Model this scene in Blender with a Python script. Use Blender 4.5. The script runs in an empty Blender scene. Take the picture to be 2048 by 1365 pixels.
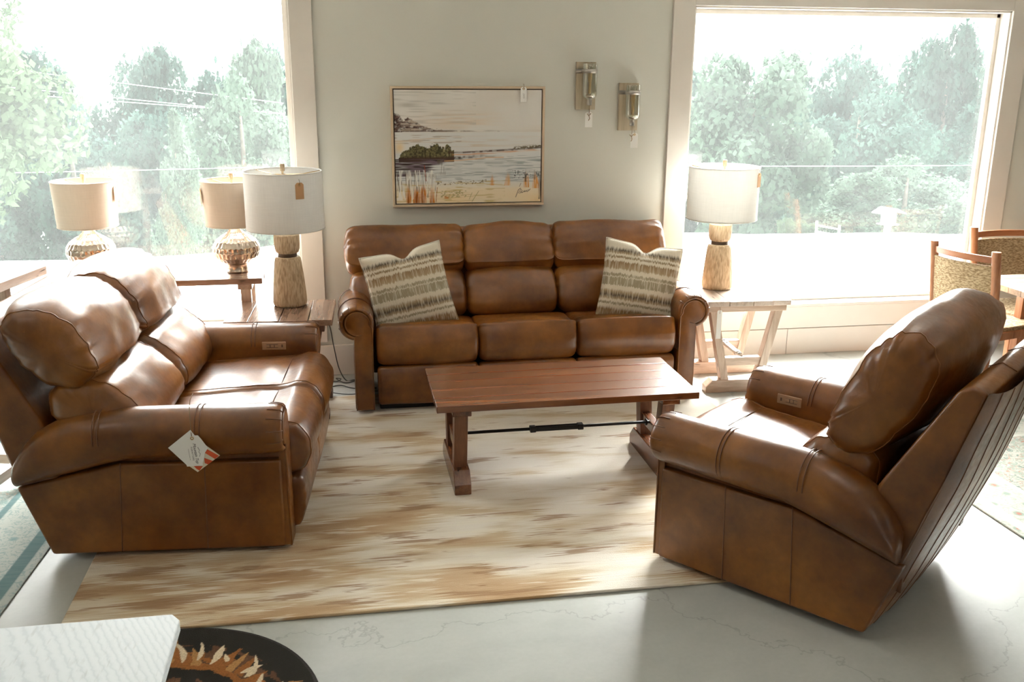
import bpy, bmesh, math, random
import numpy as np
from math import sin, cos, pi, radians, sqrt
from mathutils import Vector, noise

random.seed(11)
SC = bpy.context.scene
COL = SC.collection

# ------------------------------------------------------------------ camera
cam_d = bpy.data.cameras.new('camera')
cam = bpy.data.objects.new('camera', cam_d)
COL.objects.link(cam)
F_PX, PITCH, YAW, ROLL, EYE = 1900.0, 16.1, 9.8, 0.36, 1.85
cam_d.sensor_width = 36.0
cam_d.lens = 36.0 * F_PX / 2048.0
cam_d.clip_end = 400
_th, _ps, _ro = radians(PITCH), radians(YAW), radians(ROLL)
fwd = Vector((sin(_ps) * cos(_th), cos(_ps) * cos(_th), -sin(_th)))
rgt = Vector((cos(_ps), -sin(_ps), 0))
upv = rgt.cross(fwd)
r2 = rgt * cos(_ro) + upv * sin(_ro)
u2 = -rgt * sin(_ro) + upv * cos(_ro)
from mathutils import Matrix
cam.matrix_world = Matrix(((r2.x, u2.x, -fwd.x, 0), (r2.y, u2.y, -fwd.y, 0), (r2.z, u2.z, -fwd.z, EYE), (0, 0, 0, 1)))
SC.camera = cam

# ------------------------------------------------------------------ world, sun, added fill lamps, exposure
SKY_STRENGTH, SUN_STRENGTH = 3.6, 5.5
w = bpy.data.worlds.new('sky')
SC.world = w
w.use_nodes = True
SUN_AZ, SUN_EL = radians(26), radians(43)      # the sun stands behind the shop front, a little to the right
bg = w.node_tree.nodes['Background']
sky = w.node_tree.nodes.new('ShaderNodeTexSky')
sky.sky_type = 'NISHITA'
sky.sun_disc = False
sky.sun_elevation = SUN_EL
sky.sun_rotation = SUN_AZ
sky.air_density = 1.0
sky.dust_density = 8.0
sky.ozone_density = 1.0
hs = w.node_tree.nodes.new('ShaderNodeHueSaturation')
hs.inputs['Saturation'].default_value = 0.12
w.node_tree.links.new(sky.outputs[0], hs.inputs['Color'])
w.node_tree.links.new(hs.outputs[0], bg.inputs[0])
bg.inputs[1].default_value = SKY_STRENGTH
sd = bpy.data.lights.new('sun', 'SUN')
sd.energy = SUN_STRENGTH
sd.angle = radians(5)
sd.color = (1.0, 0.97, 0.93)
sun = bpy.data.objects.new('sun', sd)
COL.objects.link(sun)
SUN_DIR = Vector((-sin(SUN_AZ) * cos(SUN_EL), -cos(SUN_AZ) * cos(SUN_EL), -sin(SUN_EL)))
sun.rotation_euler = SUN_DIR.to_track_quat('-Z', 'Y').to_euler()

CEIL = 3.1
def fill_lamp(x, y, power, size=0.6, color=(1.0, 0.90, 0.78)):  # unseen area lamp, added under the ceiling as fill for the room
    d = bpy.data.lights.new('fill_light', 'AREA')
    d.shape = 'SQUARE'
    d.size = size
    d.energy = power
    d.color = color
    o = bpy.data.objects.new('fill_light', d)
    COL.objects.link(o)
    o.location = (x, y, CEIL - 0.05)
for lx in (-2.4, 1.0, 4.4):
    for ly in (-3.6, -0.8, 2.0):
        fill_lamp(lx, ly, 6.5)

vs = SC.view_settings
vs.view_transform = 'Standard'
vs.look = 'None'
vs.exposure = 0.0
vs.gamma = 1.0
vs.use_curve_mapping = False

# ------------------------------------------------------------------ materials
def new_mat(name):
    m = bpy.data.materials.new(name)
    m.use_nodes = True
    nt = m.node_tree
    nt.nodes.clear()
    out = nt.nodes.new('ShaderNodeOutputMaterial')
    return m, nt, out

def N(nt, typ, ins=None, **props):
    n = nt.nodes.new(typ)
    for k, v in props.items():
        setattr(n, k, v)
    for k, v in (ins or {}).items():
        s = n.inputs[k]
        if isinstance(v, bpy.types.NodeSocket):
            nt.links.new(v, s)
        else:
            s.default_value = v
    return n

def c4(c):
    return (c[0], c[1], c[2], 1.0)

def ramp(nt, fac, stops, interp='LINEAR'):
    n = N(nt, 'ShaderNodeValToRGB', {0: fac})
    cr = n.color_ramp
    cr.interpolation = interp
    while len(cr.elements) < len(stops):
        cr.elements.new(0.5)
    for e, (p, c) in zip(cr.elements, stops):
        e.position = p
        e.color = c4(c)
    return n.outputs[0]

def mixc(nt, fac, a, b, mode='MIX'):
    n = N(nt, 'ShaderNodeMix', data_type='RGBA', blend_type=mode)
    for s, v in ((n.inputs[0], fac), (n.inputs[6], a), (n.inputs[7], b)):
        if isinstance(v, bpy.types.NodeSocket):
            nt.links.new(v, s)
        elif isinstance(v, (int, float)):
            s.default_value = v
        else:
            s.default_value = c4(v)
    return n.outputs[2]

def mathn(nt, op, a, b=0.0, c=0.0):
    n = N(nt, 'ShaderNodeMath', operation=op)
    for i, v in enumerate((a, b, c)):
        if isinstance(v, bpy.types.NodeSocket):
            nt.links.new(v, n.inputs[i])
        else:
            n.inputs[i].default_value = v
    return n.outputs[0]

def coords(nt, scale=(1, 1, 1), kind='Object', rot=(0, 0, 0)):
    tc = N(nt, 'ShaderNodeTexCoord')
    mp = N(nt, 'ShaderNodeMapping', {'Vector': tc.outputs[kind], 'Scale': scale, 'Rotation': rot})
    return mp.outputs[0]

def noisen(nt, vec, scale, detail=3, rough=0.5, dist=0.0):
    return N(nt, 'ShaderNodeTexNoise', {'Vector': vec, 'Scale': scale, 'Detail': detail, 'Roughness': rough, 'Distortion': dist}).outputs[0]

def finish(nt, out, color, rough=0.5, metallic=0.0, bump=None, bstr=0.2, bdist=0.01, spec=0.5, coat=0.0, coat_r=0.2, sheen=0.0):
    b = N(nt, 'ShaderNodeBsdfPrincipled')
    for k, v in (('Base Color', color), ('Roughness', rough), ('Metallic', metallic), ('Specular IOR Level', spec),
                 ('Coat Weight', coat), ('Coat Roughness', coat_r), ('Sheen Weight', sheen)):
        s = b.inputs[k]
        if isinstance(v, bpy.types.NodeSocket):
            nt.links.new(v, s)
        elif isinstance(v, (int, float)):
            s.default_value = v
        else:
            s.default_value = c4(v)
    if bump is not None:
        bn = N(nt, 'ShaderNodeBump', {'Height': bump, 'Strength': bstr, 'Distance': bdist})
        nt.links.new(bn.outputs[0], b.inputs['Normal'])
    nt.links.new(b.outputs[0], out.inputs[0])
    return b

def plain(name, color, rough=0.5, metallic=0.0, var=0.06, scale=14.0, bstr=0.0, **kw):
    m, nt, out = new_mat(name)
    v = coords(nt)
    n = noisen(nt, v, scale, 4)
    lo = tuple(max(0, c * (1 - var)) for c in color)
    hi = tuple(min(1, c * (1 + var)) for c in color)
    finish(nt, out, ramp(nt, n, [(0.3, lo), (0.7, hi)]), rough, metallic, n if bstr else None, bstr, **kw)
    return m

def leather_mat(name, dark, mid, light, rough=0.33):
    m, nt, out = new_mat(name)
    v = coords(nt)
    big = noisen(nt, v, 3.4, 5, 0.62)
    fine = noisen(nt, v, 38, 3, 0.6)
    col = ramp(nt, big, [(0.33, dark), (0.5, mid), (0.70, light)])
    col = mixc(nt, mathn(nt, 'MULTIPLY', fine, 0.25), col, dark)
    vor = N(nt, 'ShaderNodeTexVoronoi', {'Vector': v, 'Scale': 420.0}).outputs[0]
    wr = noisen(nt, v, 15, 5, 0.62, 1.8)
    h = mathn(nt, 'ADD', mathn(nt, 'MULTIPLY', vor, 0.12), mathn(nt, 'MULTIPLY', wr, 1.0))
    rg = ramp(nt, fine, [(0.3, (rough - .05,) * 3), (0.7, (rough + .09,) * 3)])
    finish(nt, out, col, rg, 0.0, h, 0.14, 0.006, spec=0.34, coat=0.45, coat_r=0.26)
    return m

def wood_mat(name, dark, mid, light, rough=0.4, axis='X', grain=1.0, bstr=0.25, spec=0.5, coat=0.0, knots=True):
    m, nt, out = new_mat(name)
    sc = {'X': (1.2, 14, 14), 'Y': (14, 1.2, 14), 'Z': (14, 14, 1.2)}[axis]
    v = coords(nt, tuple(s * grain for s in sc))
    oi = N(nt, 'ShaderNodeObjectInfo')
    add = N(nt, 'ShaderNodeVectorMath', {0: v, 1: mathn(nt, 'MULTIPLY', oi.outputs['Random'], 40.0)}, operation='ADD').outputs[0]
    a = noisen(nt, add, 1.4, 5, 0.6, 0.7)
    b = noisen(nt, add, 9.0, 3, 0.6)
    f = mathn(nt, 'ADD', mathn(nt, 'MULTIPLY', a, 0.75), mathn(nt, 'MULTIPLY', b, 0.25))
    col = ramp(nt, f, [(0.32, dark), (0.5, mid), (0.68, light)])
    if knots:
        v2 = coords(nt, tuple({'X': (3, 22, 22), 'Y': (22, 3, 22), 'Z': (22, 22, 3)}[axis]))
        k = noisen(nt, v2, 1.7, 2, 0.5)
        kk = ramp(nt, k, [(0.70, (0, 0, 0)), (0.74, (1, 1, 1))])
        col = mixc(nt, kk, col, tuple(c * 0.22 for c in dark))
    vr = mathn(nt, 'ADD', 0.86, mathn(nt, 'MULTIPLY', oi.outputs['Random'], 0.28))
    col = mixc(nt, 1.0, col, N(nt, 'ShaderNodeCombineColor', {0: vr, 1: vr, 2: vr}).outputs[0], 'MULTIPLY')
    finish(nt, out, col, rough, 0.0, f, bstr, 0.004, spec=spec, coat=coat, coat_r=0.15)
    return m

M = {}
M['leather'] = leather_mat('cognac_leather', (0.072, 0.022, 0.0028), (0.160, 0.052, 0.0065), (0.265, 0.098, 0.014))
M['leather_pipe'] = plain('leather_piping', (0.19, 0.068, 0.014), 0.42, var=0.1)
M['leather_seam'] = plain('stitched_seam', (0.13, 0.048, 0.016), 0.5, var=0.1)
M['stitch'] = plain('light_thread', (0.42, 0.21, 0.10), 0.6, var=0.1)
M['dark_base'] = plain('black_base_cloth', (0.012, 0.010, 0.009), 0.8)
M['switch'] = plain('bronze_switch_plate', (0.42, 0.29, 0.19), 0.38, 0.5)
M['switch_dark'] = plain('dark_switch_slot', (0.10, 0.06, 0.04), 0.5)
M['dark_wood'] = wood_mat('rustic_brown_wood', (0.07, 0.022, 0.008), (0.15, 0.052, 0.019), (0.22, 0.085, 0.034), 0.26, 'X', coat=0.3)
M['dark_wood_y'] = wood_mat('rustic_brown_wood_across', (0.060, 0.018, 0.006), (0.125, 0.041, 0.013), (0.18, 0.066, 0.023), 0.27, 'Y', grain=0.6, coat=0.2, bstr=0.08)
M['dark_wood_z'] = wood_mat('rustic_brown_wood_upright', (0.05, 0.018, 0.008), (0.12, 0.045, 0.018), (0.20, 0.08, 0.035), 0.4, 'Z')
M['pale_wood'] = wood_mat('weathered_pale_wood', (0.28, 0.19, 0.13), (0.45, 0.32, 0.24), (0.58, 0.45, 0.36), 0.34, 'X', coat=0.15)
M['pale_wood_y'] = wood_mat('weathered_pale_wood_across', (0.34, 0.26, 0.20), (0.50, 0.40, 0.33), (0.62, 0.52, 0.44), 0.28, 'Y', coat=0.2)
M['pale_wood_z'] = wood_mat('weathered_pale_wood_upright', (0.28, 0.19, 0.13), (0.46, 0.34, 0.26), (0.58, 0.45, 0.36), 0.42, 'Z')
M['mid_wood_y'] = wood_mat('brown_end_table_top', (0.16, 0.09, 0.06), (0.27, 0.16, 0.11), (0.36, 0.23, 0.16), 0.22, 'Y', coat=0.3)
M['mid_wood'] = wood_mat('brown_end_table_wood', (0.07, 0.035, 0.022), (0.12, 0.062, 0.04), (0.18, 0.10, 0.07), 0.4, 'X')
M['chair_wood'] = wood_mat('chestnut_chair_wood', (0.20, 0.07, 0.025), (0.32, 0.13, 0.055), (0.42, 0.20, 0.10), 0.36, 'Z', knots=False, bstr=0.1)
M['chair_wood_x'] = wood_mat('chestnut_rail_wood', (0.18, 0.06, 0.02), (0.28, 0.10, 0.04), (0.38, 0.16, 0.07), 0.36, 'X', knots=False, bstr=0.1)
M['white_trim'] = plain('white_painted_trim', (0.70, 0.66, 0.61), 0.45, var=0.03, scale=5)
M['black_metal'] = plain('black_iron', (0.015, 0.014, 0.013), 0.42, 0.6)
M['steel'] = plain('galvanised_steel', (0.45, 0.43, 0.40), 0.35, 0.9)
M['brass'] = plain('brass_hardware', (0.55, 0.38, 0.18), 0.35, 0.9)
M['white_tag'] = plain('white_card', (0.86, 0.86, 0.83), 0.7, var=0.02)
M['kraft'] = plain('kraft_paper_tag', (0.50, 0.29, 0.14), 0.8, var=0.05)
M['twine'] = plain('jute_twine', (0.22, 0.14, 0.07), 0.9)
M['cord'] = plain('grey_lamp_cord', (0.055, 0.055, 0.05), 0.6)
M['ink'] = plain('dark_ink', (0.10, 0.095, 0.09), 0.8)
M['ink_grey'] = plain('grey_ink', (0.42, 0.41, 0.39), 0.8)
M['red_ink'] = plain('orange_red_print', (0.62, 0.085, 0.025), 0.7, var=0.1)
M['cream_ink'] = plain('cream_print', (0.72, 0.66, 0.52), 0.7)

def wall_mat():
    m, nt, out = new_mat('sage_grey_wall_paint')
    v = coords(nt)
    n = noisen(nt, v, 160, 3)
    n2 = noisen(nt, v, 0.9, 2)
    col = ramp(nt, n2, [(0.3, (0.63, 0.63, 0.575)), (0.7, (0.655, 0.655, 0.60))])
    finish(nt, out, col, 0.62, 0, n, 0.12, 0.002)
    return m
M['wall'] = wall_mat()
M['ceiling'] = plain('ceiling_paint', (0.74, 0.71, 0.65), 0.8, var=0.03)
M['inner_wall'] = plain('showroom_wall_paint', (0.56, 0.50, 0.43), 0.8, var=0.06, scale=1.2)

def floor_mat():
    m, nt, out = new_mat('polished_concrete')
    v = coords(nt)
    big = noisen(nt, v, 0.9, 6, 0.6, 0.4)
    fine = noisen(nt, v, 55, 3, 0.6)
    col = ramp(nt, big, [(0.3, (0.32, 0.335, 0.315)), (0.5, (0.43, 0.445, 0.42)), (0.72, (0.54, 0.555, 0.53))])
    col = mixc(nt, mathn(nt, 'MULTIPLY', fine, 0.25), col, (0.24, 0.24, 0.22))
    dn = noisen(nt, v, 2.1, 5, 0.6)
    dv = N(nt, 'ShaderNodeVectorMath', {0: v, 1: N(nt, 'ShaderNodeCombineXYZ', {0: mathn(nt, 'MULTIPLY', dn, 0.55), 1: mathn(nt, 'MULTIPLY', noisen(nt, v, 2.8, 5, 0.65), 0.55), 2: 0.0}).outputs[0]}, operation='ADD').outputs[0]
    vd = N(nt, 'ShaderNodeTexVoronoi', {'Vector': dv, 'Scale': 0.55}, feature='DISTANCE_TO_EDGE').outputs[0]
    crack = ramp(nt, vd, [(0.0, (1, 1, 1)), (0.0022, (0, 0, 0))])
    col = mixc(nt, mathn(nt, 'MULTIPLY', crack, 0.3), col, (0.10, 0.10, 0.09))
    rg = ramp(nt, big, [(0.3, (0.34,) * 3), (0.7, (0.46,) * 3)])
    finish(nt, out, col, rg, 0, fine, 0.04, 0.002, spec=0.28)
    return m
M['floor'] = floor_mat()

def glass_pane_mat():
    # shop window: clear pane, a mirror film and a translucent veil imitating daylight glare
    m, nt, out = new_mat('glare_veil_glass')
    tr = N(nt, 'ShaderNodeBsdfTransparent', {0: (0.97, 0.985, 0.975, 1)})
    gl = N(nt, 'ShaderNodeBsdfGlossy', {0: (1, 1, 1, 1), 'Roughness': 0.0})
    lw = N(nt, 'ShaderNodeLayerWeight', {'Blend': 0.5})
    fr = mathn(nt, 'ADD', 0.035, mathn(nt, 'MULTIPLY', mathn(nt, 'POWER', lw.outputs['Facing'], 5.0), 0.85))
    mx = N(nt, 'ShaderNodeMixShader', {0: fr, 1: tr.outputs[0], 2: gl.outputs[0]})
    veil = N(nt, 'ShaderNodeBsdfTranslucent', {0: (0.95, 1.0, 0.98, 1)})
    v = coords(nt)
    n = noisen(nt, v, 1.3, 4, 0.6)
    f = mathn(nt, 'ADD', 0.004, mathn(nt, 'MULTIPLY', n, 0.011))
    m2 = N(nt, 'ShaderNodeMixShader', {0: f, 1: mx.outputs[0], 2: veil.outputs[0]})
    nt.links.new(m2.outputs[0], out.inputs[0])
    return m
M['pane'] = glass_pane_mat()

def jar_glass_mat():
    m, nt, out = new_mat('clear_bottle_glass')
    tr = N(nt, 'ShaderNodeBsdfTransparent', {0: (0.93, 0.94, 0.90, 1)})
    gl = N(nt, 'ShaderNodeBsdfGlossy', {0: (1, 1, 1, 1), 'Roughness': 0.03})
    lw = N(nt, 'ShaderNodeLayerWeight', {'Blend': 0.35})
    f = mathn(nt, 'ADD', 0.10, mathn(nt, 'MULTIPLY', lw.outputs['Facing'], 0.7))
    mx = N(nt, 'ShaderNodeMixShader', {0: f, 1: tr.outputs[0], 2: gl.outputs[0]})
    nt.links.new(mx.outputs[0], out.inputs[0])
    return m
M['jar'] = jar_glass_mat()

def shade_mat(name, color, transl=0.45):
    m, nt, out = new_mat(name)
    v = coords(nt, (1, 1, 1))
    a = noisen(nt, coords(nt, (60, 60, 4)), 3.0, 3)
    b = noisen(nt, coords(nt, (4, 4, 90)), 3.0, 3)
    h = mathn(nt, 'ADD', a, b)
    col = ramp(nt, mathn(nt, 'MULTIPLY', h, 0.5), [(0.35, tuple(c * 0.93 for c in color)), (0.65, color)])
    d = N(nt, 'ShaderNodeBsdfDiffuse', {0: col})
    bn = N(nt, 'ShaderNodeBump', {'Height': h, 'Strength': 0.25, 'Distance': 0.001})
    nt.links.new(bn.outputs[0], d.inputs['Normal'])
    t = N(nt, 'ShaderNodeBsdfTranslucent', {0: col})
    mx = N(nt, 'ShaderNodeMixShader', {0: transl, 1: d.outputs[0], 2: t.outputs[0]})
    nt.links.new(mx.outputs[0], out.inputs[0])
    return m
M['shade_white'] = shade_mat('white_linen_shade', (0.80, 0.79, 0.76), 0.25)
M['shade_cream'] = shade_mat('cream_linen_shade', (0.66, 0.58, 0.49), 0.10)

def leaf_mat(name, dark, light, tr=0.35):
    m, nt, out = new_mat(name)
    n = noisen(nt, coords(nt), 1.4, 3, 0.6)
    col = ramp(nt, n, [(0.35, dark), (0.65, light)])
    d = N(nt, 'ShaderNodeBsdfDiffuse', {0: col})
    t = N(nt, 'ShaderNodeBsdfTranslucent', {0: col})
    mx = N(nt, 'ShaderNodeMixShader', {0: tr, 1: d.outputs[0], 2: t.outputs[0]})
    nt.links.new(mx.outputs[0], out.inputs[0])
    return m
M['leaf_near'] = leaf_mat('bright_green_leaves', (0.026, 0.041, 0.024), (0.055, 0.080, 0.048))
M['leaf_mid'] = leaf_mat('grey_green_leaves', (0.035, 0.055, 0.040), (0.075, 0.10, 0.08))
M['leaf_far'] = leaf_mat('blue_green_leaves', (0.018, 0.036, 0.030), (0.045, 0.075, 0.062))
M['bark'] = plain('grey_brown_bark', (0.09, 0.075, 0.06), 0.9, var=0.25)
M['gravel'] = plain('pale_concrete_lot', (0.72, 0.72, 0.70), 0.9, var=0.05, scale=3)
M['meadow'] = plain('green_slope', (0.20, 0.30, 0.20), 0.95, var=0.2, scale=0.6)
M['driftwood'] = plain('weathered_driftwood', (0.34, 0.33, 0.31), 0.9, var=0.2)
M['white_paint'] = plain('white_outdoor_paint', (0.82, 0.82, 0.80), 0.6, var=0.03)
M['wire'] = plain('bare_aluminium_wire', (0.85, 0.85, 0.85), 0.4, 0.2)

def ikat_mat():
    m, nt, out = new_mat('cream_brown_ikat_pile')
    tc = N(nt, 'ShaderNodeTexCoord').outputs['Object']
    # ragged horizontal feathering
    fe = noisen(nt, N(nt, 'ShaderNodeMapping', {'Vector': tc, 'Scale': (1.5, 95, 1)}).outputs[0], 1.0, 2, 0.6)
    sx = N(nt, 'ShaderNodeSeparateXYZ', {0: tc})
    xx = mathn(nt, 'ADD', sx.outputs[0], mathn(nt, 'MULTIPLY', mathn(nt, 'SUBTRACT', fe, 0.5), 0.42))
    yq = mathn(nt, 'SNAP', sx.outputs[1], 0.011)
    vv = N(nt, 'ShaderNodeCombineXYZ', {0: xx, 1: yq, 2: 0.0}).outputs[0]
    a = noisen(nt, N(nt, 'ShaderNodeMapping', {'Vector': vv, 'Scale': (1.5, 4.2, 1), 'Location': (3.1, 1.7, 0)}).outputs[0], 1.25, 3, 0.55, 0.5)
    b = noisen(nt, N(nt, 'ShaderNodeMapping', {'Vector': vv, 'Scale': (2.2, 8.5, 1), 'Location': (8.3, 0.2, 0)}).outputs[0], 1.5, 3, 0.6, 0.4)
    cream, pale, tan, brown = (0.66, 0.585, 0.47), (0.74, 0.69, 0.61), (0.46, 0.32, 0.185), (0.25, 0.125, 0.042)
    # more tan towards the front and left of the rug
    lean = mathn(nt, 'ADD', mathn(nt, 'MULTIPLY', sx.outputs[0], -0.055), mathn(nt, 'MULTIPLY', sx.outputs[1], -0.035))
    col = ramp(nt, mathn(nt, 'ADD', a, lean), [(0.44, pale), (0.53, cream), (0.585, (0.54, 0.43, 0.28)), (0.64, tan), (0.74, (0.36, 0.22, 0.10))])
    bm = ramp(nt, mathn(nt, 'ADD', b, mathn(nt, 'MULTIPLY', lean, 0.5)), [(0.60, (0, 0, 0)), (0.635, (1, 1, 1))])
    col = mixc(nt, mathn(nt, 'MULTIPLY', bm, 0.8), col, brown)
    cm = ramp(nt, b, [(0.37, (1, 1, 1)), (0.41, (0, 0, 0))])
    col = mixc(nt, mathn(nt, 'MULTIPLY', cm, 0.75), col, (0.76, 0.71, 0.60))
    pile = noisen(nt, tc, 420, 2)
    streak = noisen(nt, N(nt, 'ShaderNodeMapping', {'Vector': tc, 'Scale': (3, 160, 1)}).outputs[0], 1.0, 2)
    col = mixc(nt, mathn(nt, 'MULTIPLY', streak, 0.22), col, (0.40, 0.28, 0.16))
    finish(nt, out, col, 0.95, 0, mathn(nt, 'ADD', pile, streak), 0.5, 0.004, spec=0.1, sheen=0.25)
    return m
M['ikat'] = ikat_mat()

def oriental_mat(name, field, field2, border, accent, pale, half_w, half_d, flip=1.0):
    m, nt, out = new_mat(name)
    tc = N(nt, 'ShaderNodeTexCoord').outputs['Object']
    s = N(nt, 'ShaderNodeSeparateXYZ', {0: tc})
    ex = mathn(nt, 'SUBTRACT', half_w, mathn(nt, 'ABSOLUTE', s.outputs[0]))
    ey = mathn(nt, 'SUBTRACT', half_d, mathn(nt, 'ABSOLUTE', s.outputs[1]))
    e = mathn(nt, 'MINIMUM', ex, ey)
    n1 = noisen(nt, tc, 13.0, 4, 0.65, 1.6)
    n2 = noisen(nt, tc, 26.0, 4, 0.7, 2.4)
    vo = N(nt, 'ShaderNodeTexVoronoi', {'Vector': tc, 'Scale': 9.5}).outputs[0]
    col = ramp(nt, n1, [(0.36, field), (0.46, pale), (0.55, field2), (0.66, pale)])
    col = mixc(nt, ramp(nt, n2, [(0.56, (0, 0, 0)), (0.62, (0.8, 0.8, 0.8))]), col, accent)
    bcol = mixc(nt, ramp(nt, vo, [(0.18, (1, 1, 1)), (0.26, (0, 0, 0))]), pale, field2)
    bcol = mixc(nt, ramp(nt, vo, [(0.10, (0.9, 0.9, 0.9)), (0.15, (0, 0, 0))]), bcol, accent)
    bcol = mixc(nt, ramp(nt, n2, [(0.50, (0, 0, 0)), (0.58, (0.7, 0.7, 0.7))]), bcol, field2)
    isb = ramp(nt, e, [(0.0, (1, 1, 1)), (0.30, (1, 1, 1)), (0.305, (0, 0, 0))])
    col = mixc(nt, isb, col, bcol)
    edge = ramp(nt, e, [(0.0, (0, 0, 0)), (0.03, (0, 0, 0)), (0.034, (1, 1, 1)), (0.085, (1, 1, 1)), (0.09, (0, 0, 0)), (0.285, (0, 0, 0)), (0.29, (1, 1, 1)), (0.315, (1, 1, 1)), (0.32, (0, 0, 0))])
    col = mixc(nt, edge, col, border)
    wear = noisen(nt, N(nt, 'ShaderNodeMapping', {'Vector': tc, 'Scale': (4, 60, 1)}).outputs[0], 2.0, 3)
    col = mixc(nt, mathn(nt, 'MULTIPLY', wear, 0.3), col, pale)
    finish(nt, out, col, 0.95, 0, wear, 0.4, 0.003, spec=0.1)
    return m
M['blue_rug'] = oriental_mat('blue_green_oriental_pile', (0.10, 0.19, 0.19), (0.16, 0.26, 0.25), (0.06, 0.13, 0.135), (0.34, 0.24, 0.19), (0.36, 0.38, 0.35), 1.0, 1.6)
M['red_rug'] = oriental_mat('faded_multicolour_pile', (0.07, 0.12, 0.105), (0.15, 0.20, 0.17), (0.38, 0.37, 0.33), (0.26, 0.07, 0.045), (0.33, 0.32, 0.28), 1.12, 0.975)

def attr_mat(name, rough=0.6, bump=None, bscale=200.0):
    m, nt, out = new_mat(name)
    a = N(nt, 'ShaderNodeAttribute', attribute_name='Col')
    h = noisen(nt, coords(nt), bscale, 3)
    finish(nt, out, a.outputs['Color'], rough, 0, h, bump or 0.1, 0.003, spec=0.2)
    return m
M['canvas'] = attr_mat('oil_painted_canvas', 0.55, 0.2, 240)
M['flame_rug'] = attr_mat('black_brown_tufted_pile', 0.95, 0.7, 330)

def pillow_mat():
    m, nt, out = new_mat('woven_striped_linen')
    tc = N(nt, 'ShaderNodeTexCoord').outputs['Object']
    s = N(nt, 'ShaderNodeSeparateXYZ', {0: tc})
    hx = noisen(nt, N(nt, 'ShaderNodeMapping', {'Vector': tc, 'Scale': (120, 3, 7)}).outputs[0], 1.0, 2, 0.6)
    zz = mathn(nt, 'ADD', s.outputs[2], mathn(nt, 'MULTIPLY', mathn(nt, 'SUBTRACT', hx, 0.5), 0.035))
    f = mathn(nt, 'ADD', mathn(nt, 'MULTIPLY', zz, 1.0 / 0.46), 0.5)
    cr, ta, br, dk, ol = (0.66, 0.60, 0.49), (0.36, 0.265, 0.155), (0.26, 0.17, 0.085), (0.085, 0.065, 0.045), (0.31, 0.265, 0.175)
    stops = [(0.0, ta), (0.10, br), (0.135, cr), (0.165, cr), (0.172, ol), (0.195, ol), (0.20, cr), (0.225, cr), (0.24, ta), (0.28, dk), (0.33, ta),
             (0.36, cr), (0.40, cr), (0.41, ol), (0.50, ol), (0.51, cr), (0.525, ol), (0.55, ol), (0.56, cr), (0.60, cr), (0.62, ta), (0.70, br), (0.715, cr),
             (0.745, cr), (0.755, br), (0.775, ol), (0.78, cr), (0.80, cr), (0.81, ta), (0.85, dk), (0.89, cr), (1.0, cr)]
    col = ramp(nt, f, stops)
    st = noisen(nt, N(nt, 'ShaderNodeMapping', {'Vector': tc, 'Scale': (210, 8, 14)}).outputs[0], 1.0, 1)
    col = mixc(nt, ramp(nt, st, [(0.52, (0, 0, 0)), (0.60, (0.55, 0.55, 0.55))]), col, cr)
    wv = noisen(nt, N(nt, 'ShaderNodeMapping', {'Vector': tc, 'Scale': (260, 260, 260)}).outputs[0], 1.0, 2)
    finish(nt, out, col, 0.9, 0, mathn(nt, 'ADD', wv, st), 0.5, 0.003, spec=0.15, sheen=0.2)
    return m
M['pillow'] = pillow_mat()

def weave_mat(name, dark, light):
    m, nt, out = new_mat(name)
    tc = N(nt, 'ShaderNodeTexCoord').outputs['Object']
    wx = noisen(nt, N(nt, 'ShaderNodeMapping', {'Vector': tc, 'Scale': (60, 60, 170)}).outputs[0], 1.0, 2)
    col = ramp(nt, wx, [(0.38, dark), (0.62, light)])
    finish(nt, out, col, 0.85, 0, wx, 0.6, 0.004, spec=0.2)
    return m
M['sling'] = weave_mat('woven_tan_webbing', (0.20, 0.135, 0.07), (0.42, 0.32, 0.20))

def carved_mat():
    m, nt, out = new_mat('carved_blond_wood')
    tc = N(nt, 'ShaderNodeTexCoord').outputs['Object']
    v = N(nt, 'ShaderNodeMapping', {'Vector': tc, 'Scale': (120, 120, 22), 'Rotation': (0.35, 0.1, 0)}).outputs[0]
    n = noisen(nt, v, 1.0, 2, 0.5, 0.3)
    n2 = noisen(nt, tc, 16, 3)
    col = ramp(nt, n, [(0.34, (0.30, 0.205, 0.115)), (0.50, (0.46, 0.34, 0.21)), (0.68, (0.56, 0.43, 0.29))])
    col = mixc(nt, mathn(nt, 'MULTIPLY', n2, 0.3), col, (0.48, 0.37, 0.25))
    finish(nt, out, col, 0.6, 0, n, 0.7, 0.006, spec=0.3)
    return m
M['carved'] = carved_mat()
M['hammered'] = plain('antique_silver_metal', (0.50, 0.42, 0.35), 0.24, 0.92, var=0.12, scale=25)
M['whitewash'] = None

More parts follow.
